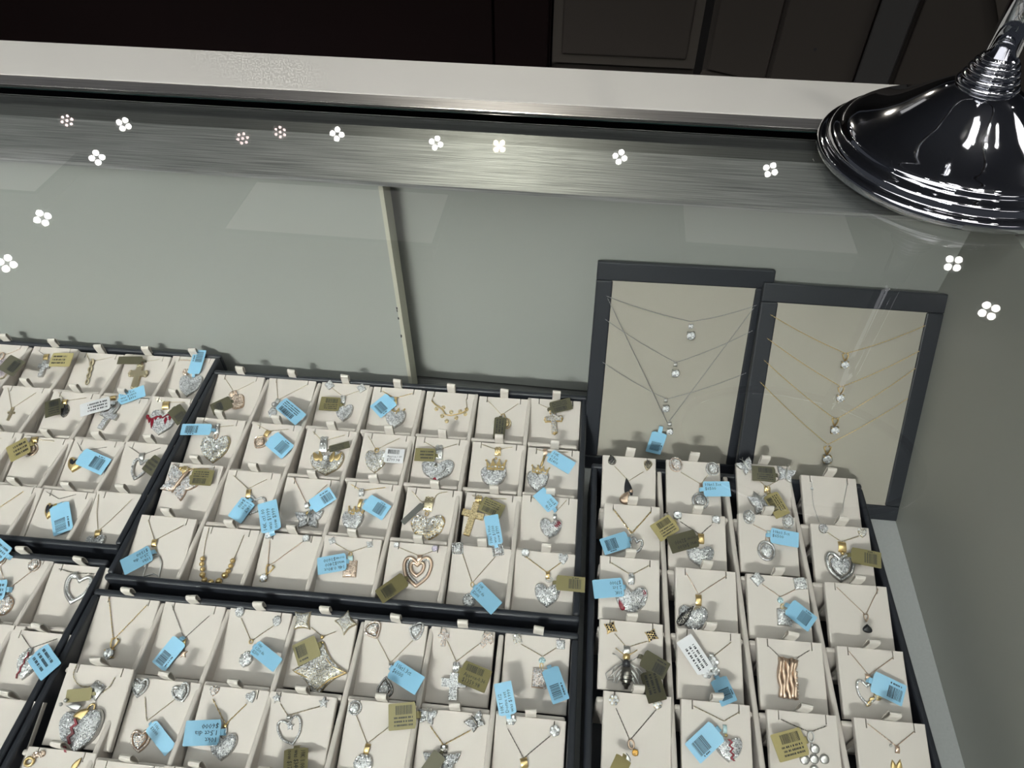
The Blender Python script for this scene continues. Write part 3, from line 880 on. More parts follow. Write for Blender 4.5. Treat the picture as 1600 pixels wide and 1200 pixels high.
def text_mesh(s):
    if s not in GL:
        cu = bpy.data.curves.new('t', 'FONT'); cu.body = s; cu.size = 1; cu.resolution_u = 1
        o = bpy.data.objects.new('t', cu); COL.objects.link(o)
        bpy.context.view_layer.update()
        me = bpy.data.meshes.new_from_object(o.evaluated_get(bpy.context.evaluated_depsgraph_get()))
        GL[s] = ([tuple(v.co) for v in me.vertices], [tuple(p.vertices) for p in me.polygons])
        bpy.data.meshes.remove(me); bpy.data.objects.remove(o); bpy.data.curves.remove(cu)
    return GL[s]


def price_tag(fr, g, col, A, B, wpx, content, label, h=.0042, neck=5, nz=.0012):
    """A, B = pixel mid points of the near (string) edge and the far edge; wpx = width in px measured across"""
    a0, b0 = fr.hit(*A, h), fr.hit(*B, h)
    e1 = (b0 - a0).normalized(); e2 = fr.n.cross(e1)
    mx_ = (A[0] + B[0]) / 2, (A[1] + B[1]) / 2
    wd = wpx * .00056 * ((a0 + b0) / 2 - CAM).length / 0.62
    cor = [a0 - e2 * wd / 2, a0 + e2 * wd / 2, b0 + e2 * wd / 2, b0 - e2 * wd / 2]
    if g is not None:                        # keep clear of dividers and of the next pad
        hs = [h, h]; base = list(cor); zmin = 0.0556 if g.tray != 'rig' else 0.0605
        for it in range(14):
            worst = [0, 0]
            for si in range(9):
                for ti in range(5):
                    a_ = cor[0].lerp(cor[1], ti / 4).lerp(cor[3].lerp(cor[2], ti / 4), si / 8); d = a_ - g.P; lx, ly = d.dot(g.u), d.dot(g.v)
                    if (lx < 0.0005 or lx > g.w - .0005 or ly < -g.d + .001) and a_.z < zmin:
                        worst[0] = max(worst[0], (zmin - a_.z) * (1 - si / 8)); worst[1] = max(worst[1], (zmin - a_.z) * (si / 8))
            if max(worst) < 1e-5: break
            for e_, ed in enumerate(((0, 1), (3, 2))):
                hs[e_] += worst[e_] * 1.1 + (1e-4 if worst[e_] > 0 else 0)
                for i in ed:
                    r_ = base[i] - CAM; cor[i] = CAM + r_ * ((fr.P + fr.n * hs[e_] - CAM).dot(fr.n) / r_.dot(fr.n))
    O = cor[0]; root = empty('price_tag', Mx.Translation((cor[0] + cor[1]) / 2) @ fr.R.to_4x4())
    tag(root, label, 'tag', 'price tags')
    inv = root.matrix_world.inverted_safe() if False else (Mx.Translation((cor[0] + cor[1]) / 2) @ fr.R.to_4x4()).inverted()
    C4 = [inv @ c_ for c_ in cor]
    L = ((C4[3] - C4[0]).length + (C4[2] - C4[1]).length) / 2; Wd = (C4[1] - C4[0]).length
    nn = (C4[3] - C4[0]).cross(C4[1] - C4[0]).normalized()
    if nn.z < 0: nn = -nn
    bow = random.uniform(-.0003, .0006)
    def sp(s_, t, z=0.0):                     # s along, t across, 0..1
        p = C4[0].lerp(C4[3], s_).lerp(C4[1].lerp(C4[2], s_), t)
        return p + nn * (z + bow * 4 * s_ * (1 - s_))
    mb = MB(); th = .00022
    outl = [(0, .16), (.045, 0), (.5, 0), (.97, 0), (1, .06), (1, .94), (.97, 1), (.5, 1), (.045, 1), (0, .84)]
    rows = [0, .045, .15, .25, .35, .45, .55, .65, .75, .85, .97, 1.0]
    def halfw(s_): return .34 if s_ == 0 else .47 if s_ == 1 else .5
    up = [[sp(s_, .5 + halfw(s_) * q_) for q_ in (-1, 1)] for s_ in rows]
    dn = [[sp(s_, .5 + halfw(s_) * q_, -th) for q_ in (-1, 1)] for s_ in rows]
    rings = [[u_[0], u_[1], d_[1], d_[0]] for u_, d_ in zip(up, dn)]
    mb.quadstrip(rings, True, True, True)
    body = mb.build('tag_body', M[col], root)
    if neck:
        nl = neck * .00056; e = (C4[0] - C4[3]).normalized(); c0 = sp(0, .5); s2 = (C4[1] - C4[0]).normalized() * Wd * .13
        n1 = c0 + e * nl * .6 - V((0, 0, .0012)); n2 = c0 + e * nl - V((0, 0, max(.0008, h - nz)))
        nb = MB(); nb.quadstrip([[p - s2, p + s2, p + s2 - nn * th, p - s2 - nn * th] for p in (c0 - e * .001, n1, n2)], True, True, True)
        nb.build('tag_loop', M[col], root)
    pr = MB(); z = .00012
    def rect(s0, s1, t0, t1): 
        k = 1 if s1 - s0 < .1 else 3
        for i in range(k):
            a_, b_ = s0 + (s1 - s0) * i / k, s0 + (s1 - s0) * (i + 1) / k
            pr.add([sp(a_, t0, z), sp(b_, t0, z), sp(b_, t1, z), sp(a_, t1, z)], [(0, 1, 2, 3)])
    def bars(s0, s1, t0, t1):
        x = s0; i = 0
        while x < s1:
            w_ = random.choice((.010, .016, .022)); rect(x, min(s1, x + w_), t0, t1); x += w_ + random.choice((.010, .014, .020))
    def scribble(s0, s1, t0, t1):            # print too small to read in the photograph
        x = s0
        while x < s1:
            w_ = random.uniform(.02, .05); rect(x, min(s1, x + w_), t0, t1); x += w_ + random.choice((.012, .012, .04))
    def lines(ls, s0=.06, smax=.92, t0=.10, t1=.90):
        n = len(ls); lh = min(.30, (t1 - t0) / n)
        for i, s_ in enumerate(ls):
            vs, fs = text_mesh(s_)
            if not vs: continue
            wt = max(v[0] for v in vs); sz = min(lh * .98 * Wd / .95, (smax - s0) * L / wt)
            tb_ = t1 - lh * (i + 1) + lh * .22
            pr.add([sp(s0 + v[0] * sz / L, tb_ + v[1] * sz / Wd, z) for v in vs], fs)
    if content == 'B': bars(.45, .86, .18, .82); scribble(.56, .78, .86, .92)
    elif content == 'N': bars(.50, .92, .14, .68); scribble(.52, .88, .78, .86)
    elif content == 'X':
        bars(.14, .74, .10, .44)
        for t in (.52, .66, .80): scribble(.12, .80, t, t + .07)
    elif content == 'S':
        for t in (.20, .44, .68): scribble(.10, .74, t, t + .12)
    elif isinstance(content, tuple):
        ls = list(content)
        if ls and ls[0] == 'BAR': bars(.14, .74, .62, .92); lines(ls[1:], .14, .9, .06, .58)
        else: lines(ls)
    if pr.f: pr.build('print', M['ink'], body)
    return root


# ------------------------------------------------------------------ the cells, read off the photograph
R1, R2, R3 = .00050, .00062, .00085


def cell(tray, r, c, tl, desc, items, chain=None, studs=(), tags=(), lift=0.0, lead=None, cat='necklace'):
    g = place_pad(tray, r, c, tl, lift)
    make_pad(g, desc)
    fr = Frame(g.P, g.u, g.v, g.n)
    if items or chain:
        build_item(fr, 'pendant_necklace', f'{desc} necklace, {g.place}', 'necklace', 'pendant necklaces', items, chain, lead)
    for i, (it, what) in enumerate(studs):
        side = 'left' if i == 0 else 'right'
        build_item(fr, 'stud_earring', f'{side} {what} earring, {g.place}', 'earring', 'stud earrings', [it])
    for i, t in enumerate(tags):
        col, A, B, w, con = t[:5]; k = t[5] if len(t) > 5 else {}
        cn = dict(blue='blue', olive='olive', dolive='dark olive', yellow='pale gold', white='white', grey='grey')[col]
        ex = 'barcoded' if con in ('B', 'N') else 'printed'
        lab = f'{cn} {ex} price tag on {k.pop("on")}, {TRAYN[tray]}' if 'on' in k else f'{cn} {ex} price tag beside the {desc}, {TRAYN[tray]}'
        price_tag(fr, g, col, A, B, w, con, lab, **k)
    return g


def V2(L, B, R, gap=4):
    """the two strands of a chain: left slit -> bail, bail -> right slit (pixels)"""
    return [[L, B], [B, R]]


D = dict
# ---------------- middle tray
t = 'mid'
cell(t, 1, 1, (341, 584), 'square rose cluster pendant', [('cushion', 'rose', 372, 628, 20, 22, 8, D(st='paver', pitch=.0017)), ('bail', 'rose', 366, 616, 10, 9, 20, D(st='paver')), ('round', 'rose', 362, 617, 8, 8, 0, D(st='paver'))],
     ('gold', R1, V2((351, 590), (366, 613), (398, 597))), tags=[('dolive', (361, 627), (331, 641), 20, 'B')])
cell(t, 1, 2, (421, 589), 'small silver bead pendant', [('round', 'silver', 426, 645, 13, 15, 0, D(pitch=.0017)), ('bead', 'silver', 430, 634, 9, 9, 0), ('bail', 'silver', 434, 628, 6, 9, -20)],
     ('gold', R1, V2((432, 594), (435, 625), (480, 602))), tags=[('blue', (438, 629), (470, 656), 22, 'X')])
cell(t, 1, 3, (503, 597), 'white pave heart pendant', [('heart', 'silver', 538, 646, 27, 27, 0), ('bail', 'silver', 536, 625, 8, 12, 0, D(st='pave'))],
     ('gold', R1, V2((517, 605), (536, 620), (562, 611))), [(('square', 'silver', 515, 602, 11, 11, 40, D(pitch=.0012, st='pavew')), 'square diamond'), (('square', 'silver', 565, 607, 11, 11, 35, D(pitch=.0012, st='pavew')), 'square diamond')],
     [('olive', (531, 632), (500, 630), 22, 'X')])
cell(t, 1, 4, (584, 604), 'crowned white heart pendant', [('heart', 'silver', 618, 656, 32, 28, 0), ('crown', 'gold', 618, 644, 28, 10, 0), ('bail', 'gold', 618, 628, 5, 15, 0)],
     ('gold', R2, V2((597, 611), (617, 623), (645, 615))), tags=[('blue', (612, 623), (586, 644), 27, 'B')])
br = [(675, 627), (680, 633), (687, 637), (692, 641), (696, 649), (705, 650), (714, 648), (722, 646), (728, 642), (730, 638)]
cell(t, 1, 5, (667, 611), 'gold flowering branch', [('wire', 'gold', 696, 649, 1, 1, 0, D(px=1, pts=br, name='branch', r=.0006))] +
     [('flower', 'gold', x, y, 7, 7, i * 20, D(st='paveg')) for i, (x, y) in enumerate([(682, 639), (693, 637), (691, 650), (698, 658), (705, 644), (713, 653), (719, 643), (727, 647), (729, 640)])],
     ('gold', R1, [[(679, 614), (675, 627)], [(728, 623), (730, 638)]]))
cell(t, 1, 6, (749, 619), 'small gold monogram disc', [('h_round', 'gold', 792, 662, 13, 17, 0, D(st='paveg')), ('loop', 'gold', 786, 651, 7, 8, 0)],
     ('gold', R1, V2((761, 625), (784, 649), (810, 631))), tags=[('dolive', (782, 652), (779, 686), 18, 'S')])
cell(t, 1, 7, (830, 622), 'gold trimmed white cross', [('cross', 'gold', 865, 661, 25, 34, 6, D(ends='flare', a=.15)), ('bail', 'gold', 861, 642, 6, 10, 10)],
     ('gold', R1, [[(843, 632), (859, 639)]]), tags=[('dolive', (860, 638), (893, 630), 20, 'X')])
cell(t, 2, 1, (307, 652), 'large gold rimmed pave heart', [('heart', 'paleg', 336, 703, 46, 42, 0, D(pitch=.0023, st='pavew')), ('bail', 'silver', 339, 671, 8, 16, 0, D(st='pave')), ('loop', 'rose', 338, 682, 7, 9, 0)],
     ('gold', R1, V2((318, 658), (338, 668), (366, 665))), tags=[('blue', (330, 671), (283, 671), 17, 'B')])
cell(t, 2, 2, (395, 660), 'rose cushion cluster', [('h_cushion', 'rose', 407, 691, 19, 18, 10, D(st='paver')), ('bail', 'gold', 418, 678, 7, 10, -30)],
     ('gold', R1, V2((402, 664), (420, 674), (452, 671))), tags=[('blue', (423, 684), (450, 707), 26, 'B')])
cell(t, 2, 3, (480, 669), 'wide pave heart with gold drips', [('heart', 'paleg', 511, 725, 54, 38, 0), ('drop', 'gold', 495, 715, 10, 16, 35, D(z=.0026)), ('drop', 'gold', 502, 714, 7, 18, 15, D(z=.003)), ('drop', 'gold', 521, 715, 8, 18, -12, D(z=.003)), ('drop', 'gold', 530, 715, 9, 15, -35, D(z=.0026)), ('sol', 'silver', 511, 718, 9, 9, 0, D(z=.003)), ('bail', 'silver', 506, 695, 11, 24, 0, D(st='pave'))],
     ('paleg', R2, V2((489, 674), (504, 690), (540, 680))), tags=[('dolive', (514, 702), (546, 694), 11, 'S')])
cell(t, 2, 4, (569, 676), 'pave heart on a tiny gold loop', [('heart', 'paleg', 587, 722, 34, 36, 0), ('loop', 'gold', 589, 704, 7, 7, 0)],
     ('gold', R1, V2((575, 681), (588, 703), (625, 685))), tags=[('white', (601, 711), (631, 713), 23, ('BAR', 'Approx.1.49', '$799.98'))])
cell(t, 2, 5, (651, 682), 'split pave heart with red drop', [('heart', 'silver', 684, 736, 52, 34, 0), ('wire', 'steelg', 684, 738, 1, 1, 0, D(px=1, pts=[(670, 747), (683, 746), (693, 740), (698, 733)], z=.0045, r=.0003, name='seam')), ('drop', 'red', 680, 749, 7, 10, 0, D(z=.0018)), ('drop', 'steelg', 682, 729, 5, 6, 0, D(z=.0032)), ('bail', 'silver', 686, 707, 11, 22, 0, D(st='pave'))],
     ('gold', R1, V2((664, 691), (685, 703), (715, 694))), tags=[('olive', (680, 711), (648, 710), 21, 'S')])
cell(t, 2, 6, (739, 690), 'plump pave heart in a gold crown', [('heart', 'silver', 771, 747, 41, 33, 0), ('crown', 'gold', 775, 727, 31, 17, 0), ('bail', 'gold', 778, 706, 9, 13, 0, D(st='paveg')), ('bead', 'gold', 775, 717, 4, 4, 0)],
     ('gold', R1, V2((751, 694), (776, 703), (801, 699))))
cell(t, 2, 7, (825, 699), 'pave heart in a low gold crown', [('heart', 'silver', 840, 753, 34, 33, 0), ('crown', 'gold', 844, 735, 27, 13, -8), ('bail', 'rose', 852, 707, 6, 11, 10), ('wire', 'gold', 848, 722, 1, 1, 0, D(px=1, pts=[(851, 714), (848, 722), (845, 730)], r=.0009, name='link', z=.002))],
     ('gold', R1, [[(836, 702), (851, 706)], [(853, 706), (888, 707)]]), tags=[('blue', (859, 711), (894, 732), 22, ('10K', '0.5ct', '$2400'))])
cell(t, 3, 1, (267, 722), 'gold pave butterfly', [('bfly', 'rose', 282, 755, 62, 50, -32, D(pitch=.0014)), ('bail', 'gold', 290, 736, 12, 12, -30, D(st='paveg')), ('bead', 'gold', 284, 733, 6, 6, 0)],
     ('gold', R2, [[(274, 729), (288, 735)], [(298, 733), (328, 733)]]), tags=[('olive', (298, 745), (332, 747), 23, 'X')], lift=.004)
cell(t, 3, 2, (357, 734), 'open pave heart on a gold bail', [('open', 'silver', 397, 790, 36, 30, -12, D(r=.06)), ('bail', 'gold', 389, 772, 7, 14, 0), ('loop', 'silver', 392, 783, 7, 7, 0)],
     ('gold', R1, V2((365, 743), (388, 764), (418, 749))), tags=[('blue', (389, 782), (366, 812), 24, ('10KT', '1.0ct', '$400'))])
cell(t, 3, 3, (448, 745), 'silver pave butterfly', [('bfly', 'silver', 483, 812, 46, 32, 0, D(pitch=.0013, bm='silver')), ('bead', 'gold', 482, 803, 6, 8, 0, D(z=.001)), ('bail', 'silver', 480, 790, 6, 9, 10)],
     ('rose', R2, V2((459, 746), (480, 788), (512, 757))), tags=[('blue', (487, 792), (520, 770), 23, 'N')])
cell(t, 3, 4, (543, 752), 'narrow crowned pave heart', [('heart', 'silver', 551, 816, 34, 33, 0), ('crown', 'gold', 557, 799, 26, 13, -10), ('bail', 'gold', 563, 787, 5, 14, -10), ('bail', 'silver', 565, 770, 8, 11, 0, D(st='pave'))],
     ('gold', R2, V2((548, 757), (565, 767), (603, 762))), tags=[('blue', (572, 783), (604, 802), 25, 'B')])
cell(t, 3, 5, (637, 761), 'broad gold pave heart', [('heart', 'gold', 668, 826, 54, 42, 0, D(st='pavew', pitch=.002)), ('bail', 'paleg', 670, 788, 14, 22, -8, D(st='paveg')), ('loop', 'gold', 667, 803, 6, 7, 0)],
     ('paleg', R2, [[(643, 767), (658, 784), (668, 787)], [(676, 790), (681, 775), (686, 771), (700, 769)]]), tags=[('grey', (660, 788), (629, 817), 9, None)])
cell(t, 3, 6, (729, 769), 'gold beaded cross', [('cross', 'gold', 737, 812, 34, 52, -14, D(st='paveg', a=.14, pitch=.0011)), ('bail', 'gold', 748, 781, 9, 12, -10, D(st='paveg'))],
     ('paleg', R2, [[(737, 774), (747, 778)], [(754, 779), (792, 780)]]), tags=[('olive', (752, 786), (785, 801), 24, 'X')])
cell(t, 3, 7, (816, 773), 'small heart with a red bolt', [('heart', 'silver', 860, 827, 35, 31, -5), ('crack', 'red', 871, 821, 9, 11, -35, D(z=.0034)), ('bail', 'silver', 867, 808, 5, 9, 0)],
     ('gold', R1, [[(828, 777), (836, 779)], [(886, 781), (868, 801)]]), tags=[('blue', (865, 794), (841, 768), 22, ('10k', '.50ct', '$990'))])
cell(t, 4, 1, (221, 804), 'thin open house outline', [('wire', 'silver', 240, 885, 1, 1, 0, D(px=1, closed=True, r=.0006, pts=[(224, 902), (230, 882), (236, 876), (243, 868), (250, 870), (253, 880), (250, 902), (240, 897)])), ('bail', 'gold', 242, 849, 7, 12, 0), ('loop', 'gold', 243, 861, 5, 8, 0)],
     ('gold', R1, V2((232, 812), (242, 845), (287, 821))), tags=[('blue', (236, 863), (191, 887), 23, ('10kt', '.25ct dia', '$1500'))], lift=.003)
bd = [(318, 874, 8), (317, 882, 8), (318, 890, 8), (318, 899, 9), (321, 907, 9), (331, 911, 10), (344, 909, 10), (353, 900, 10), (358, 893, 8), (362, 885, 8), (365, 877, 8)]
cell(t, 4, 2, (318, 822), 'gold ball bead', [('bead', 'gold', x, y, w_, w_, 0) for x, y, w_ in bd], ('gold', R1, [[(327, 824), (321, 850), (318, 872)], [(382, 836), (372, 860), (365, 875)]]))
cell(t, 4, 3, (414, 831), 'gold claw solitaire', [('sol', 'gold', 413, 904, 13, 14, 0), ('vbail', 'gold', 421, 891, 14, 15, -20)],
     ('rose', R2, V2((422, 844), (419, 886), (473, 847))), [(('sol', 'silver', 421, 837, 12, 12, 0), 'round solitaire'), (('sol', 'silver', 479, 842, 12, 13, 0), 'round solitaire')],
     [('blue', (424, 830), (417, 784), 28, ('14K ct1.00', 'was $1999', 'now $999'))])
cell(t, 4, 4, (507, 836), 'square pave plate', [('square', 'rose', 547, 889, 21, 26, 0, D(st='paver', pitch=.0013)), ('bail', 'aqua', 548, 873, 8, 9, 0), ('loop', 'gold', 548, 866, 6, 6, 0)],
     ('gold', R1, V2((523, 849), (548, 863), (575, 854))), [(('square', 'silver', 519, 845, 9, 9, 20, D(st='pavew')), 'small square'), (('square', 'silver', 578, 851, 9, 9, 10, D(st='pavew')), 'small square')],
     [('blue', (541, 877), (496, 885), 25, ('14k 0.80ct', 'was$2400', 'now$1600'))])
cell(t, 4, 5, (609, 846), 'rose double open heart', [('open', 'rose', 652, 894, 48, 50, 0, D(r=.055, st=None)), ('open', 'silver', 654, 893, 40, 42, 0, D(r=.05)), ('open', 'rose', 652, 890, 26, 26, 0, D(r=.10, st=None)), ('bail', 'rose', 656, 873, 7, 12, 0)],
     ('gold', R1, V2((622, 855), (656, 869), (678, 861))), [(('sol', 'silver', 620, 852, 9, 10, 0), 'tiny round'), (('sol', 'silver', 680, 858, 11, 11, 0, D(st='pavel')), 'bluish round')],
     [('olive', (633, 904), (592, 933), 23, 'B')])
cell(t, 4, 6, (708, 851), 'round cluster', [('round', 'silver', 733, 938, 21, 22, 0, D(pitch=.0018, st='pavew')), ('loop', 'gold', 738, 914, 6, 8, 0)],
     ('gold', R1, V2((722, 863), (738, 911), (775, 869))), [(('h_square', 'silver', 715, 857, 17, 18, 5), 'square halo'), (('h_square', 'silver', 778, 860, 17, 17, 10), 'square halo')],
     [('blue', (742, 917), (776, 951), 24, ('10K', '0.3ct dia', '$2600')), ('blue', (775, 851), (767, 805), 22, ('10kt 0.90ct', 'was $1500', 'now $799'), D(on='the square halo earring'))])
cell(t, 4, 7, (806, 859), 'pave heart on a gold link chain', [('heart', 'silver', 855, 931, 40, 38, 0), ('bail', 'gold', 856, 899, 6, 12, 0), ('loop', 'silver', 858, 906, 13, 7, 0)],
     ('gold', R2, V2((820, 869), (855, 895), (877, 879))), [(('sol', 'silver', 821, 864, 13, 13, 0), 'round claw'), (('heart', 'silver', 880, 874, 15, 17, 0, D(st='pavew')), 'small heart')],
     [('olive', (869, 910), (914, 914), 22, 'B')])
# ---------------- bottom tray
t = 'low'
cell(t, 1, 1, (157, 928), 'round solitaire on rope chain', [('sol', 'gold', 173, 1022, 18, 19, 0), ('vbail', 'gold', 179, 1007, 14, 18, -15)], ('gold', R2, V2((171, 933), (178, 1000), (231, 945))))
cell(t, 1, 2, (258, 940), 'tiny gold charm', [('star', 'rose', 287, 1020, 13, 15, 0, D(st=None)), ('bail', 'gold', 288, 1004, 7, 13, 0), ('bead', 'rose', 284, 1012, 5, 5, 0)],
     ('steelg', R1, V2((269, 945), (288, 998), (328, 962))), tags=[('blue', (281, 1000), (247, 1042), 23, 'N')])
cell(t, 1, 3, (360, 950), 'marquise pave', [('marq', 'silver', 385, 1030, 21, 26, -15, D(pitch=.0015, st='pavew')), ('loop', 'gold', 393, 1003, 7, 7, 0)],
     ('gold', R1, V2((377, 966), (393, 1002), (428, 978))), [(('round', 'silver', 375, 956, 14, 17, 0, D(pitch=.0013)), 'oval pave'), (('round', 'silver', 433, 970, 13, 16, 0, D(pitch=.0013)), 'oval pave')],
     [('blue', (397, 1010), (434, 1040), 20, ('10kt', '0.25ct dia', '$2500'))])
cell(t, 1, 4, (462, 957), 'large concave square plate', [('kite', 'paleg', 500, 1049, 62, 66, 42, D(T=.0034, pitch=.0013)), ('wire', 'gold', 500, 1049, 1, 1, 0, D(px=1, closed=True, r=.0009, pts=[(503, 1018), (520, 1042), (542, 1052), (516, 1062), (496, 1080), (488, 1062), (462, 1050), (490, 1040)], z=.0022)), ('loop', 'gold', 503, 1010, 8, 14, 0), ('bead', 'gold', 504, 996, 6, 6, 0)],
     ('gold', R1, V2((486, 980), (504, 995), (526, 987))), [(('kite', 'paleg', 473, 970, 27, 29, 0, D(pitch=.0012, lim=.8)), 'concave square'), (('kite', 'paleg', 541, 973, 26, 29, 38, D(pitch=.0012, lim=.8)), 'concave square')],
     [('olive', (497, 1008), (461, 1025), 30, 'N')])
cell(t, 1, 5, (570, 969), 'dark pear halo', [('h_pear', 'steelg', 602, 1074, 26, 34, 0), ('bail', 'silver', 611, 1041, 6, 11, 0)],
     ('paleg', R1, V2((590, 998), (610, 1036), (645, 1001))), [(('h_pear', 'rose', 584, 985, 27, 28, -150, D(st='pavew')), 'pear halo'), (('h_pear', 'silver', 650, 985, 29, 24, 70, D(st='pavew')), 'pear halo')],
     [('blue', (612, 1044), (656, 1072), 27, ('10kt1.3ct', '$6000'))])
cell(t, 1, 6, (674, 978), 'square armed pave cross', [('cross', 'silver', 709, 1073, 38, 42, 0, D(a=.16, pitch=.0013)), ('bail', 'silver', 713, 1042, 10, 13, 0, D(st='pave'))],
     ('paleg', R1, V2((698, 1000), (713, 1034), (752, 1004))), [(('cross', 'rose', 693, 997, 16, 26, 0, D(a=.2, pitch=.0012)), 'cross'), (('cross', 'rose', 760, 1001, 18, 25, -40, D(a=.2, pitch=.0012)), 'cross')],
     [('olive', (720, 1048), (763, 1066), 31, ('BAR', 'Approx-0.36', '$1359.98'))])
cell(t, 1, 7, (790, 988), 'square pave block', [('square', 'rose', 843, 1060, 23, 31, -3, D(st='pave', pitch=.0013)), ('round', 'aqua', 847, 1032, 10, 10, 0, D(st='aqua')), ('loop', 'gold', 846, 1041, 6, 10, 0)],
     ('gold', R1, V2((813, 1006), (848, 1026), (870, 1012))), [(('square', 'paleg', 808, 998, 13, 14, 15, D(pitch=.0012)), 'square cluster'), (('square', 'silver', 876, 1007, 13, 14, 0, D(pitch=.0012)), 'square cluster')],
     [('blue', (859, 1044), (877, 1096), 25, 'N')])
cell(t, 2, 1, (108, 1036), 'large cracked pave heart with gold collar', [('heart', 'silver', 127, 1143, 68, 66, 0, D(pitch=.0011, T=.006)), ('crack', 'red', 119, 1149, 10, 50, -16, D(z=.0070, lean=.3)), ('drop', 'gold', 133, 1118, 24, 17, 200, D(z=.004)), ('drop', 'silver', 119, 1104, 10, 26, 80, D(z=.003)), ('bead', 'silver', 110, 1095, 6, 6, 0, D(z=.004)), ('bead', 'silver', 101, 1101, 6, 6, 0, D(z=.003)), ('loop', 'gold', 143, 1108, 12, 18, -30), ('bail', 'silver', 151, 1079, 20, 25, -35, D(st='pave'))],
     ('paleg', R2, [[(121, 1038), (115, 1054), (119, 1066), (128, 1073), (146, 1073)], [(160, 1083), (172, 1074), (181, 1058)]]), tags=[('olive', (143, 1084), (103, 1088), 15, None)], lift=.008)
cell(t, 2, 2, (212, 1058), 'heart in a stone halo', [('h_heart', 'rose', 220, 1158, 32, 35, 0, D(st='pavew'))],
     ('paleg', R1, V2((227, 1088), (230, 1127), (275, 1092))), [(('h_heart', 'silver', 219, 1075, 26, 30, -6, D(st='pavew')), 'heart halo'), (('h_heart', 'silver', 284, 1083, 28, 30, 20, D(st='pavew')), 'heart halo')],
     [('blue', (235, 1133), (266, 1173), 17, ('10kt', '$3500'))])
cell(t, 2, 3, (318, 1070), 'plain pave heart on belcher chain', [('heart', 'silver', 349, 1168, 43, 42, 0, D(pitch=.0013)), ('loop', 'silver', 351, 1142, 9, 14, 0), ('bail', 'gold', 353, 1134, 6, 7, 0)],
     ('gold', R2, V2((333, 1092), (353, 1132), (386, 1100))), [(('heart', 'rose', 335, 1080, 14, 16, -10, D(pitch=.0013)), 'little heart'), (('heart', 'silver', 393, 1090, 15, 18, 20, D(pitch=.0013)), 'little heart')],
     [('blue', (344, 1144), (288, 1146), 30, ('10kt', '1.5ct dia', '$6000'))])
cell(t, 2, 4, (422, 1080), 'open heart holding a star', [('open', 'silver', 454, 1143, 40, 46, 18, D(r=.05)), ('star', 'silver', 454, 1134, 13, 13, 0, D(pitch=.001)), ('bail', 'silver', 452, 1121, 6, 7, 0)],
     ('gold', R1, V2((438, 1099), (450, 1118), (500, 1104))), [(('star', 'silver', 433, 1090, 15, 16, 10, D(pitch=.0012)), 'star'), (('star', 'silver', 506, 1097, 17, 18, 0, D(pitch=.0012)), 'star')],
     [('olive', (463, 1169), (461, 1215), 32, ('10K 1.00', 'was $3400', 'now $1700'))])
cell(t, 2, 5, (545, 1092), 'oval cluster with gold bail', [('round', 'silver', 568, 1193, 30, 32, 0, D(pitch=.0018, st='pavew')), ('bail', 'gold', 574, 1170, 8, 16, -12)],
     ('paleg', R1, V2((557, 1118), (574, 1162), (612, 1133))), [(('h_round', 'silver', 555, 1106, 21, 23, 0, D(st='pavew')), 'round halo')])
cell(t, 2, 6, (658, 1106), 'large pave butterfly', [('bfly', 'steelg', 690, 1192, 62, 44, 0, D(pitch=.0013)), ('bail', 'steelg', 694, 1171, 11, 13, 0), ('sol', 'steelg', 694, 1167, 6, 6, 0, D(z=.0015))],
     ('gold', R2, V2((672, 1134), (693, 1164), (736, 1141))), [(('bfly', 'silver', 668, 1119, 32, 28, -6, D(pitch=.0012)), 'butterfly'), (('bfly', 'steelg', 743, 1128, 32, 30, 35, D(pitch=.0012)), 'butterfly')],
     [('olive', (650, 1117), (607, 1121), 34, 'X', D(on='the left butterfly earring')), ('dolive', (688, 1178), (664, 1212), 20, None)])
cell(t, 2, 7, (775, 1116), 'small gold tube bail', [('bail', 'gold', 819, 1192, 11, 16, 15), ('drop', 'gold', 822, 1204, 8, 16, 10)],
     ('steelg', R1, V2((793, 1138), (818, 1185), (861, 1149))), [(('flower', 'silver', 799, 1125, 17, 18, 0), 'flower cluster'), (('flower', 'silver', 867, 1142, 18, 20, 20), 'flower cluster')],
     [('blue', (794, 1117), (785, 1066), 25, ('10KT 1/2', 'Dome set', 'was $1999'), D(on='the left flower earring'))])
cell(t, 3, 1, (44, 1166), 'gold ring bits at bottom left', [('loop', 'gold', 47, 1190, 16, 13, 0, D(r=.2))], None, [(('flower', 'rose', 56, 1180, 12, 12, 0, D(st='paver')), 'rose cluster'), (('flower', 'rose', 66, 1178, 12, 12, 20, D(st='paver')), 'rose cluster')])
cell(t, 3, 2, (150, 1187), 'slanted gold bail', [('drop', 'gold', 120, 1193, 9, 22, -40)], None)
cell(t, 3, 3, (255, 1196), 'no necklace in sight', [], None)
cell(t, 3, 4, (362, 1206), 'no visible necklace below the star', [], None)
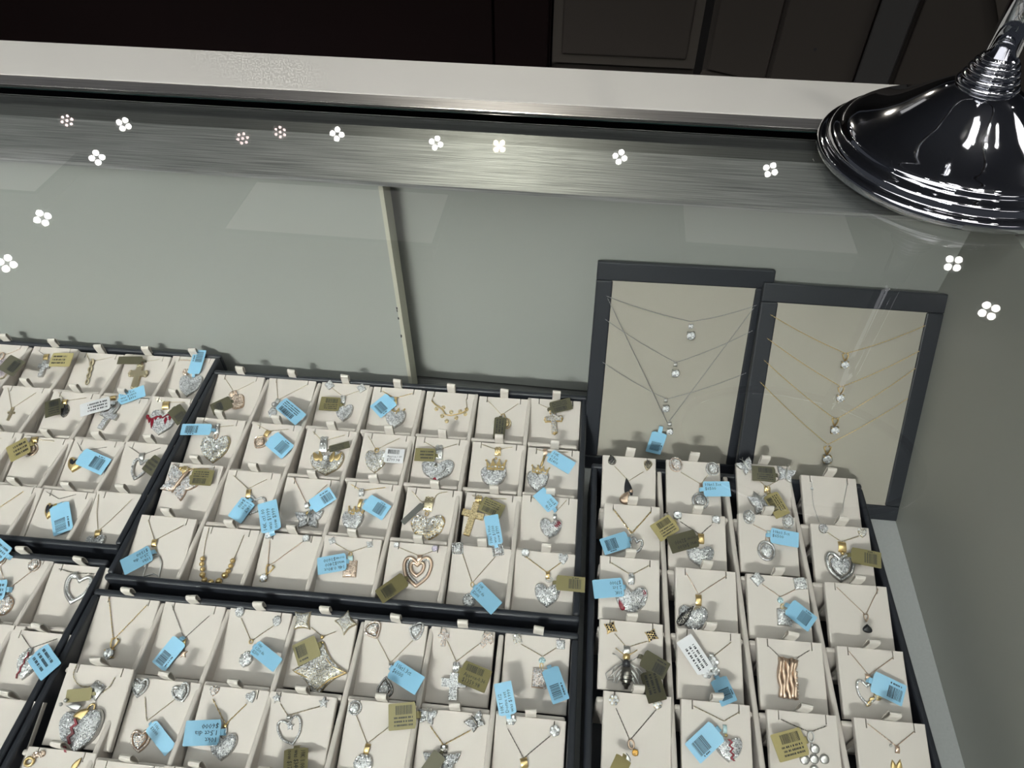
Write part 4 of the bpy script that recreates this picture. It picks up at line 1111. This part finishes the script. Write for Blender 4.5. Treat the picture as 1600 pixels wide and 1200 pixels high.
# ---------------- right tray
t = 'rig'
cell(t, 1, 1, (942, 711), 'black and champagne swirl drop', [('drop', 'black', 981, 762, 13, 32, 10, D(name='black_swirl')), ('drop', 'rose', 978, 778, 18, 22, -20, D(z=.0006)), ('bead', 'rose', 986, 768, 6, 6, 0)],
     ('gold', R1, V2((960, 729), (982, 752), (1006, 737))), [(('pear', 'steelg', 956, 718, 13, 17, 10, D(st='black', lim=.8)), 'smoky pear'), (('pear', 'paleg', 1012, 728, 13, 17, 170, D(st='black', lim=.8)), 'smoky pear')])
cell(t, 1, 2, (1041, 718), 'round halo', [('h_round', 'silver', 1094, 783, 26, 26, 0, D(st='pavew')), ('bail', 'rose', 1096, 762, 7, 14, 0)],
     ('paleg', R1, V2((1063, 738), (1095, 757), (1106, 742))), [(('h_round', 'rose', 1056, 726, 21, 23, 0, D(st='pavew')), 'round halo'), (('h_round', 'silver', 1113, 733, 21, 21, 0, D(st='pavew')), 'round halo')],
     [('blue', (1099, 764), (1141, 764), 23, ('10kt1.5ct', '$6500', ''))])
cell(t, 1, 3, (1150, 723), 'folded pave butterfly', [('drop', 'silver', 1183, 782, 18, 30, 20), ('bfly', 'silver', 1188, 788, 36, 36, 15, D(pitch=.0012)), ('bail', 'gold', 1198, 765, 9, 10, 0, D(st='paveg'))],
     ('gold', R1, V2((1180, 746), (1197, 761), (1217, 750))), [(('bfly', 'silver', 1165, 729, 28, 26, 35, D(pitch=.0012)), 'butterfly'), (('bfly', 'silver', 1227, 742, 30, 26, -10, D(pitch=.0012)), 'butterfly')],
     [('dolive', (1212, 742), (1175, 739), 23, 'X', D(on='the butterfly earrings')), ('yellow', (1203, 772), (1224, 806), 23, 'X')])
cell(t, 1, 4, (1251, 742), 'bare white gold snake chain', [('sol', 'silver', 1268, 764, 5, 5, 0)],
     ('silver', R1, [[(1265, 748), (1268, 753), (1269, 775), (1271, 793), (1280, 817)], [(1322, 750), (1323, 757), (1318, 785), (1316, 802)]]))
cell(t, 2, 1, (944, 786), 'open ribbon heart', [('open', 'silver', 993, 854, 22, 28, -15, D(r=.09)), ('loop', 'silver', 987, 839, 6, 8, 0)],
     ('gold', R3, V2((958, 796), (987, 834), (1017, 800))), tags=[('blue', (982, 842), (941, 855), 25, 'B')])
cell(t, 2, 2, (1044, 800), 'pave heart under a gold collar', [('heart', 'silver', 1094, 870, 43, 34, 0), ('bail', 'gold', 1095, 842, 9, 16, 0)],
     ('steelg', R2, V2((1062, 815), (1094, 836), (1112, 820))), [(('sol', 'silver', 1058, 806, 14, 14, 0), 'round claw'), (('sol', 'silver', 1118, 813, 14, 14, 0), 'round claw')],
     [('yellow', (1054, 815), (1024, 834), 28, 'X', D(on='the left round earring')), ('dolive', (1089, 840), (1046, 852), 26, ('was $4500', 'now $2900'))])
cell(t, 2, 3, (1153, 802), 'oval halo', [('h_round', 'silver', 1197, 861, 27, 32, 0, D(st='pavew')), ('loop', 'rose', 1199, 843, 7, 9, 0), ('bail', 'aqua', 1201, 833, 7, 7, 0)],
     ('rose', R1, V2((1176, 820), (1201, 832), (1224, 825))), [(('h_round', 'silver', 1170, 808, 18, 22, 0, D(st='pavew')), 'oval halo'), (('h_round', 'silver', 1231, 815, 18, 22, 0, D(st='pavew')), 'oval halo')],
     [('blue', (1204, 836), (1248, 844), 22, ('10kt1.5ct', '$6500', ''))])
cell(t, 2, 4, (1266, 818), 'large pave heart with stone border', [('h_heart', 'silver', 1312, 887, 46, 45, 0, D(st='pave')), ('bail', 'gold', 1315, 855, 12, 16, 0), ('bead', 'gold', 1315, 865, 6, 6, 0)],
     ('paleg', R2, V2((1292, 832), (1314, 847), (1342, 838))), [(('round', 'steelg', 1286, 826, 14, 15, 0, D(pitch=.0013)), 'dark rimmed round'), (('heart', 'paleg', 1347, 833, 14, 15, 0, D(pitch=.0013)), 'gold rimmed heart')],
     [('olive', (1330, 867), (1377, 876), 22, 'B')])
cell(t, 3, 1, (938, 868), 'pave heart with red flanks', [('heart', 'silver', 986, 939, 52, 44, 0, D(T=.0042)), ('drop', 'red', 970, 944, 9, 22, 20, D(z=.0026)), ('drop', 'red', 1004, 931, 9, 17, 170, D(z=.0026)), ('drop', 'dark', 987, 930, 8, 14, -40, D(z=.0025)), ('bail', 'silver', 986, 905, 9, 16, 0, D(st='pave'))],
     ('paleg', R2, V2((952, 878), (986, 899), (1014, 884))), tags=[('blue', (974, 917), (927, 921), 27, ('10K', '2.1ct', '$7000'))])
cell(t, 3, 2, (1055, 886), 'pave heart with a dark brown band', [('heart', 'silver', 1083, 968, 46, 42, 0), ('pear', 'steelg', 1071, 962, 14, 42, -38, D(st='black', z=.0022)), ('bail', 'gold', 1091, 938, 9, 17, 0), ('loop', 'paleg', 1090, 952, 10, 8, 0)],
     ('rose', R1, V2((1071, 894), (1091, 929), (1135, 900))))
cell(t, 3, 3, (1166, 896), 'square pave tile', [('square', 'silver', 1225, 965, 22, 26, 0, D(pitch=.0013, st='pavew')), ('loop', 'gold', 1222, 948, 6, 8, 0), ('round', 'aqua', 1219, 938, 9, 9, 0, D(st='aqua'))],
     ('rose', R1, V2((1190, 913), (1219, 933), (1243, 921))), [(('square', 'silver', 1183, 905, 16, 17, 45, D(pitch=.0013, st='pavew')), 'square cluster'), (('square', 'silver', 1250, 912, 19, 18, 10, D(pitch=.0013, st='pavew')), 'square cluster')],
     [('blue', (1233, 947), (1270, 976), 25, 'B')])
cell(t, 3, 4, (1288, 909), 'tiny black triangle drop', [('drop', 'black', 1355, 982, 15, 14, 0, D(name='black_drop')), ('vbail', 'rose', 1352, 966, 9, 12, 0)],
     ('rose', R1, V2((1306, 917), (1352, 961), (1372, 920))))
cell(t, 4, 1, (937, 967), 'silver and black bee', [('bee', 'steelg', 978, 1046, 66, 64, 0), ('bail', 'silver', 979, 1017, 10, 16, 0), ('bead', 'gold', 980, 1026, 6, 6, 0)],
     ('gold', R1, V2((960, 990), (979, 1012), (1012, 1002))), [(('kite', 'gold', 954, 981, 17, 17, 20, D(st='black', lim=.75, pitch=.002)), 'black stone square'), (('kite', 'gold', 1018, 993, 17, 17, 25, D(st='black', lim=.75, pitch=.002)), 'black stone square')],
     [('dolive', (1004, 1027), (1042, 1050), 25, 'N', D(on='the bee, upper one of two', h=.006)), ('dolive', (1014, 1049), (1028, 1096), 27, 'S', D(on='the bee, lower one of two'))])
cell(t, 4, 2, (1057, 981), 'white gold flower cluster', [('flower', 'silver', 1112, 1036, 22, 24, 10), ('flower', 'silver', 1104, 1052, 18, 19, 0), ('flower', 'silver', 1118, 1050, 15, 16, 30), ('bail', 'silver', 1111, 1024, 7, 8, 0)],
     ('gold', R1, [[(1113, 1027), (1143, 1003)]]), tags=[('white', (1103, 1049), (1068, 997), 25, 'S'), ('blue', (1122, 1060), (1140, 1099), 24, 'B')])
cell(t, 4, 3, (1182, 996), 'rough rose bark bar', [('bark', 'rose', 1231, 1060, 28, 62, 0)], ('steelg', R1, [[(1200, 1009), (1219, 1028)], [(1244, 1029), (1265, 1016)]]))
cell(t, 4, 4, (1307, 1009), 'two tone open heart with rose', [('open', 'silver', 1354, 1083, 35, 40, 0, D(r=.06)), ('flower', 'gold', 1371, 1088, 14, 15, 0, D(st='paveg')), ('drop', 'gold', 1358, 1098, 6, 16, -40, D(z=.001)), ('drop', 'gold', 1364, 1092, 6, 14, -70, D(z=.001)), ('bail', 'rose', 1355, 1058, 8, 9, 0)],
     ('rose', R1, V2((1325, 1017), (1357, 1055), (1396, 1027))), tags=[('blue', (1363, 1064), (1413, 1088), 27, 'N')])
cell(t, 5, 1, (943, 1079), 'looped bail with amber stone', [('loop', 'rose', 986, 1163, 10, 15, 10, D(r=.16)), ('sol', 'gold', 992, 1176, 11, 13, 0, D(st='citrine')), ('drop', 'silver', 980, 1184, 9, 16, 15)],
     ('steelg', R1, V2((962, 1106), (984, 1157), (1025, 1109))), [(('flower', 'paleg', 959, 1094, 17, 18, 0), 'flower cluster'), (('flower', 'paleg', 1027, 1100, 16, 19, 20), 'flower cluster')],
     [('yellow', (975, 1184), (962, 1212), 22, None)])
cell(t, 5, 2, (1064, 1092), 'pave heart with a red zigzag', [('heart', 'silver', 1138, 1171, 43, 41, 0), ('crack', 'red', 1141, 1172, 8, 34, 8, D(z=.0038)), ('bail', 'aqua', 1132, 1139, 6, 13, 0), ('bead', 'gold', 1134, 1149, 5, 5, 0)],
     ('gold', R1, V2((1083, 1103), (1131, 1127), (1156, 1112))), tags=[('blue', (1121, 1141), (1082, 1178), 30, 'B')])
cell(t, 5, 3, (1198, 1108), 'round lobed bubble cross', [('round', 'silver', x, y, 15, 16, 0, D(st=None)) for x, y in ((1272, 1186), (1273, 1170), (1257, 1187), (1288, 1186), (1272, 1203))] + [ ('loop', 'silver', 1266, 1151, 11, 18, 0), ('bead', 'silver', 1268, 1163, 5, 5, 0)],
     ('steelg', R1, [[(1219, 1124), (1262, 1143)], [(1268, 1143), (1292, 1134)]]), tags=[('yellow', (1258, 1157), (1211, 1170), 33, 'X')])
cell(t, 5, 4, (1334, 1121), 'gold tulip drop', [('drop', 'gold', 1396, 1197, 10, 20, 10), ('drop', 'gold', 1405, 1197, 10, 22, -10), ('bail', 'rose', 1401, 1171, 6, 12, 0), ('bead', 'silver', 1391, 1165, 4, 4, 0)],
     ('rose', R1, V2((1354, 1130), (1400, 1166), (1428, 1143))))
# ---------------- upper left tray
t = 'upl'
cell(t, 1, 3, (-22, 533), 'lavender pave medallion', [('round', 'paleg', 6, 577, 24, 30, 0, D(st='pavel')), ('loop', 'rose', 3, 557, 9, 11, 0)], ('rose', R2, [[(3, 556), (18, 552), (33, 545)]]), tags=[('dolive', (6, 565), (30, 577), 23, 'B')])
cell(t, 1, 4, (53, 541), 'small mosaic cross', [('cross', 'silver', 69, 577, 17, 24, -8, D(a=.2, st='pavew')), ('bail', 'gold', 73, 559, 7, 10, 0)], ('steelg', R1, [[(60, 548), (73, 557)]]), tags=[('yellow', (79, 562), (112, 562), 20, 'S')])
cell(t, 1, 5, (124, 550), 'slender twisted gold bar', [('twist', 'paleg', 141, 582, 8, 38, -2)], ('paleg', R1, V2((135, 552), (141, 566), (177, 558))))
cell(t, 1, 6, (197, 553), 'flared gold cross', [('cross', 'paleg', 216, 590, 26, 34, -6, D(ends='flare', st=None, a=.17)), ('bail', 'rose', 221, 566, 8, 9, 0), ('loop', 'gold', 219, 575, 6, 8, 0)], ('gold', R1, [[(226, 566), (250, 562)]]), tags=[('dolive', (222, 563), (184, 563), 12, None)])  # olive tag, its shade put into the dark olive colour
cell(t, 1, 7, (270, 556), 'smooth pave heart', [('heart', 'silver', 297, 604, 37, 33, -6, D(pitch=.0011)), ('flower', 'rose', 291, 582, 12, 12, 0, D(st='paver')), ('bead', 'rose', 306, 584, 5, 5, 0)], ('rose', R3, [[(281, 563), (302, 564), (324, 566)]]), tags=[('blue', (302, 584), (313, 547), 18, 'N')])
cell(t, 2, 4, (8, 602), 'very small plain cross', [('cross', 'paleg', 17, 648, 11, 18, -12, D(a=.14, st=None)), ('loop', 'gold', 20, 640, 4, 5, 0)], ('gold', R1, V2((13, 606), (19, 639), (57, 614))))
cell(t, 2, 5, (84, 611), 'dark oval cluster', [('round', 'steelg', 102, 642, 13, 20, 0, D(st='black')), ('bail', 'gold', 102, 629, 7, 8, 0)], ('gold', R1, V2((92, 613), (101, 627), (136, 622))), tags=[('dolive', (95, 634), (70, 641), 24, 'X')])
cell(t, 2, 6, (158, 618), 'pave ankh cross', [('cross', 'silver', 169, 655, 28, 34, -24, D(a=.15)), ('loop', 'silver', 180, 637, 14, 22, -20, D(r=.15)), ('bail', 'gold', 178, 622, 8, 6, 0)], ('gold', R2, [[(185, 621), (212, 626)]]),
     tags=[('white', (172, 629), (125, 642), 19, 'S'), ('blue', (186, 624), (226, 610), 18, ('10K 0.5ct', 'was $1899', 'now $899'))])
cell(t, 2, 7, (237, 619), 'pave heart dripping red', [('heart', 'silver', 254, 661, 44, 38, -8)] + [('drop', 'red', x, y, 5, h_, 180, D(z=.003)) for x, y, h_ in ((233, 654, 8), (240, 664, 16), (246, 656, 7), (253, 654, 6), (261, 660, 12), (268, 655, 10), (236, 659, 9))] + [('wire', 'red', 254, 654, 1, 1, 0, D(px=1, pts=[(232, 653), (240, 657), (248, 653), (257, 655), (265, 650), (272, 653)], z=.0035, r=.0008, name='red_band')), ('bail', 'gold', 260, 634, 10, 12, 0)],
     ('paleg', R2, [[(243, 624), (258, 628)], [(263, 629), (290, 629)]]), tags=[('dolive', (271, 637), (287, 658), 20, 'B')])
cell(t, 3, 4, (-41, 671), 'gold chain end at left edge', [], ('gold', R1, [[(-20, 690), (4, 685)]]), lead=(-10, 688))
cell(t, 3, 5, (37, 681), 'small round rose disc', [('h_round', 'rose', 51, 703, 17, 18, 0, D(st='paver')), ('bail', 'gold', 55, 688, 9, 9, 0)], ('gold', R1, [[(41, 685), (54, 686)], [(58, 687), (86, 690)]]), tags=[('yellow', (45, 694), (13, 711), 24, 'S')])
cell(t, 3, 6, (117, 685), 'half hidden gold heart', [('heart', 'gold', 118, 727, 25, 22, -10, D(st=None)), ('heart', 'black', 117, 725, 16, 14, -10, D(st=None, z=.0012))], ('steelg', R1, V2((121, 691), (128, 705), (168, 699))), tags=[('blue', (125, 712), (166, 730), 24, 'B')])
cell(t, 3, 7, (197, 690), 'steel open heart', [('open', 'silver', 218, 734, 28, 34, -14, D(r=.09)), ('bail', 'silver', 222, 714, 7, 12, 0)], ('steelg', R1, V2((202, 698), (222, 712), (252, 700))), tags=[('dolive', (231, 721), (247, 733), 25, 'S')])
cell(t, 4, 5, (-15, 756), 'gold figaro chain', [], ('gold', R2, [[(-10, 800), (38, 768)]]), lead=(10, 785))
cell(t, 4, 6, (68, 764), 'small dark gold heart', [('heart', 'gold', 79, 799, 18, 24, -10, D(st=None)), ('heart', 'black', 78, 797, 11, 15, -10, D(st=None, z=.0012))], ('steelg', R1, V2((72, 768), (93, 780), (120, 773))), tags=[('blue', (92, 788), (99, 832), 25, 'N')])
cell(t, 4, 7, (152, 767), 'low hung pave heart', [('heart', 'silver', 149, 851, 31, 28, 0), ('bail', 'gold', 154, 834, 8, 11, 0)], ('gold', R1, [[(155, 772), (152, 800), (154, 830)], [(154, 830), (172, 815), (206, 781)]]))
# ---------------- lower left tray
t = 'lol'
cell(t, 1, 6, (-3, 864), 'round cluster on a rose chain', [('round', 'rose', 6, 946, 31, 31, 0, D(st='pavew', pitch=.0018)), ('loop', 'rose', 11, 925, 8, 10, 0)], ('rose', R1, V2((0, 884), (12, 922), (50, 893))),
     [(('h_round', 'rose', 1, 874, 19, 20, 0, D(st='pavew')), 'round halo'), (('h_round', 'rose', 54, 883, 19, 20, 0, D(st='pavew')), 'round halo')],
     [('blue', (9, 921), (-30, 925), 24, 'S'), ('blue', (10, 868), (-14, 848), 20, 'S', D(on='the halo earring at the left edge'))])
cell(t, 1, 7, (84, 880), 'silver double open heart', [('open', 'silver', 121, 921, 46, 46, -14, D(r=.06, st=None)), ('open', 'silver', 122, 920, 39, 39, -10, D(r=.05)), ('bail', 'silver', 119, 899, 6, 11, 0)], ('steelg', R2, [[(92, 889), (118, 896)], [(121, 896), (148, 897)]]))
cell(t, 2, 6, (-55, 970), 'nothing visible', [], None)
cell(t, 2, 7, (18, 983), 'pave heart with thin red seam', [('heart', 'silver', 43, 1041, 34, 42, -10, D(pitch=.0016, st='pavew')), ('crack', 'red', 40, 1040, 4, 40, -20, D(z=.004)), ('bail', 'silver', 47, 1019, 7, 12, -15, D(st='pave'))], ('steelg', R1, V2((34, 991), (49, 1013), (91, 998))), tags=[('blue', (58, 1018), (80, 1050), 28, 'S')])
cell(t, 3, 7, (-34, 1087), 'nothing in the corner', [], None)

# ---------------- display boards leaning on the back
def board(name, label, ox, oy, yaw, tilt, w, h, mt, rowsN, names, bw=.0138):
    R_ = Mx.Rotation(yaw, 3, 'Z') @ Mx.Rotation(-tilt, 3, 'X')
    u = R_ @ V((1, 0, 0)); v = R_ @ V((0, 0, 1)); n = u.cross(v)
    P = V((ox, oy, 0.001)); R3_ = Mx((u, v, n)).transposed()
    r = empty('necklace_board', Mx.Translation(P) @ R3_.to_4x4()); tag(r, label, 'display board', 'necklace boards')
    MB().box(bw * .5, w - bw * .5, bw * .5, h - bw * .5, -0.006, -0.0012).build('inner_panel', M['panel'], r, bevel=.001)
    for q_ in ((0, w, 0, bw), (0, w, h - bw * 1.15, h), (0, bw, bw, h - bw * 1.15), (w - bw, w, bw, h - bw * 1.15)):
        MB().box(*q_, -0.0075, 0).build('frame_bar', M['tray'], r, bevel=.0012)
    MB().box(0.004, w - .004, .004, h - .004, -0.0095, -0.006).build('back_panel', M['tray'], r)
    MB().box(w * .35, w * .65, h * .55, h * .58, -0.030, -0.0095).build('rear_stay', M['tray'], r)
    fr = Frame(P + n * -.0011, u, v, n)
    for i, ((L, B, Rr, items), nm) in enumerate(zip(rowsN, names)):
        fi = Frame(P + n * (0.0004 + .0003 * i), u, v, n)
        O = fi.hit(*B); segs = []
        def strand(a, b, sg):
            pa, pb = V(a), V(b); out = []
            for k in range(7):
                t_ = k / 6; out.append((a[0] + (b[0] - a[0]) * t_, a[1] + (b[1] - a[1]) * t_ + sg * 4 * t_ * (1 - t_)))
            return out
        sg = 3 if nm[1] else 0
        build_item(fi, 'pendant_necklace', nm[0], 'necklace', 'board necklaces', items, (mt, .00055, [strand(L, B, sg), strand(B, Rr, sg)]), lead=B)
    return fr, Frame(P + n * .002, u, v, n)


sl = lambda x, y, d: [('bail', 'silver', x, y - d * .9, 5, 6, 0), ('sol', 'silver', x, y, d, d * 1.15, 0)]
frl, frt = board('L', 'navy framed cream board of silver necklaces leaning behind the right tray', .3531, -.0300, .035, .41, .1451, .1960, 'chainsilver',
      [((947, 462), (1079, 502), (1183, 476), sl(1079, 523, 15) + [('sol', 'silver', 1079, 509, 9, 8, 0)]), ((945, 498), (1056, 566), (1176, 516), sl(1055, 582, 14)),
       ((941, 565), (1041, 623), (1166, 582), sl(1040, 637, 13)), ((949, 465), (1043, 661), (1178, 480), sl(1046, 673, 12))],
      [('silver necklace hung topmost on the left board, two stacked stones', 1), ('silver necklace hung second from top on the left board', 1), ('silver necklace hung third on the left board, above the blue tag', 1), ('long silver necklace crossing the others on the left board, blue tagged', 0)])
price_tag(frt, None, 'blue', (1031, 676), (1020, 708), 23, 'B', 'blue barcoded price tag on the longest silver necklace, left display board', h=.004, neck=9)
gl = lambda x, y, d: [('vbail', 'gold', x + 1, y - d * .8, d * .8, d * .8, 0), ('sol', 'gold', x, y, d, d * 1.15, 0)]
board('R', 'navy framed cream board of gold necklaces leaning in the right corner', .4879, -.0570, .0141, .535, .1451, .2010, 'gold',
      [((1203, 491), (1321, 552), (1446, 508), gl(1319, 569, 14)), ((1198, 528), (1314, 604), (1436, 548), gl(1312, 621, 14)), ((1193, 562), (1305, 655), (1430, 575), gl(1303, 671, 15)), ((1187, 596), (1293, 694), (1418, 622), gl(1291, 716, 16))],
      [('gold solitaire necklace hung topmost on the right board', 1), ('gold solitaire necklace hung second from top on the right board', 1), ('gold solitaire necklace hung third from top on the right board', 1), ('gold solitaire necklace hung lowest on the right board', 1)])

# ---------------- chrome mirror stand on the glass
LC = V((0.6085, 0.0965, GZ + .0002))
ms = empty('hoop_stand', Mx.Translation(LC)); tag(ms, 'polished chrome stand with flared round foot on the glass top', 'stand')


def lathe(prof, n=72):
    mb = MB(); mb.quadstrip([[(r * cos(2 * pi * i / n), r * sin(2 * pi * i / n), z) for i in range(n)] for r, z in prof], True, True, True); return mb


def smooth_prof(p, k=4):
    out = []
    for i in range(len(p) - 1):
        a, b, c_, d = p[max(0, i - 1)], p[i], p[i + 1], p[min(len(p) - 1, i + 2)]
        for j in range(k):
            t = j / k; out.append(tuple(.5 * (2 * b[q_] + (c_[q_] - a[q_]) * t + (2 * a[q_] - 5 * b[q_] + 4 * c_[q_] - d[q_]) * t * t + (3 * b[q_] - a[q_] - 3 * c_[q_] + d[q_]) * t ** 3) for q_ in (0, 1)))
    return out + [p[-1]]


lathe(smooth_prof([(.095, 0), (.0985, .003), (.0988, .007), (.097, .0095), (.0930, .0105), (.0920, .013), (.0905, .016), (.0865, .0178), (.0845, .0190), (.0825, .0225), (.0775, .0255), (.0700, .0285), (.0615, .0325), (.0525, .0380), (.0435, .0445), (.0345, .0510), (.0265, .0560), (.0195, .0590)])).build('foot', M['chrome'], ms, True)
lathe(smooth_prof([(.0195, .0588), (.0210, .0604), (.0198, .0624), (.0160, .0630), (.0188, .0650), (.0178, .0670), (.0150, .0676), (.0170, .0696), (.0160, .0716), (.0136, .0722), (.0150, .0740), (.0140, .0758), (.0120, .0764), (.0128, .0780), (.0108, .080)], 5)).build('turned_collar', M['chrome'], ms, True)
lathe([(.0106, .0795), (.0102, .12), (.0098, .22), (.0096, .33)], 36).build('stem', M['chrome'], ms, True)
hd_ = MB(); hd_.tube([(.128 * cos(2 * pi * i / 64) - .02, .118 * sin(2 * pi * i / 64), .345 + .35 * .118 * sin(2 * pi * i / 64)) for i in range(64)], .006, 10, True)
hd_.build('hoop', M['chrome'], ms, True)
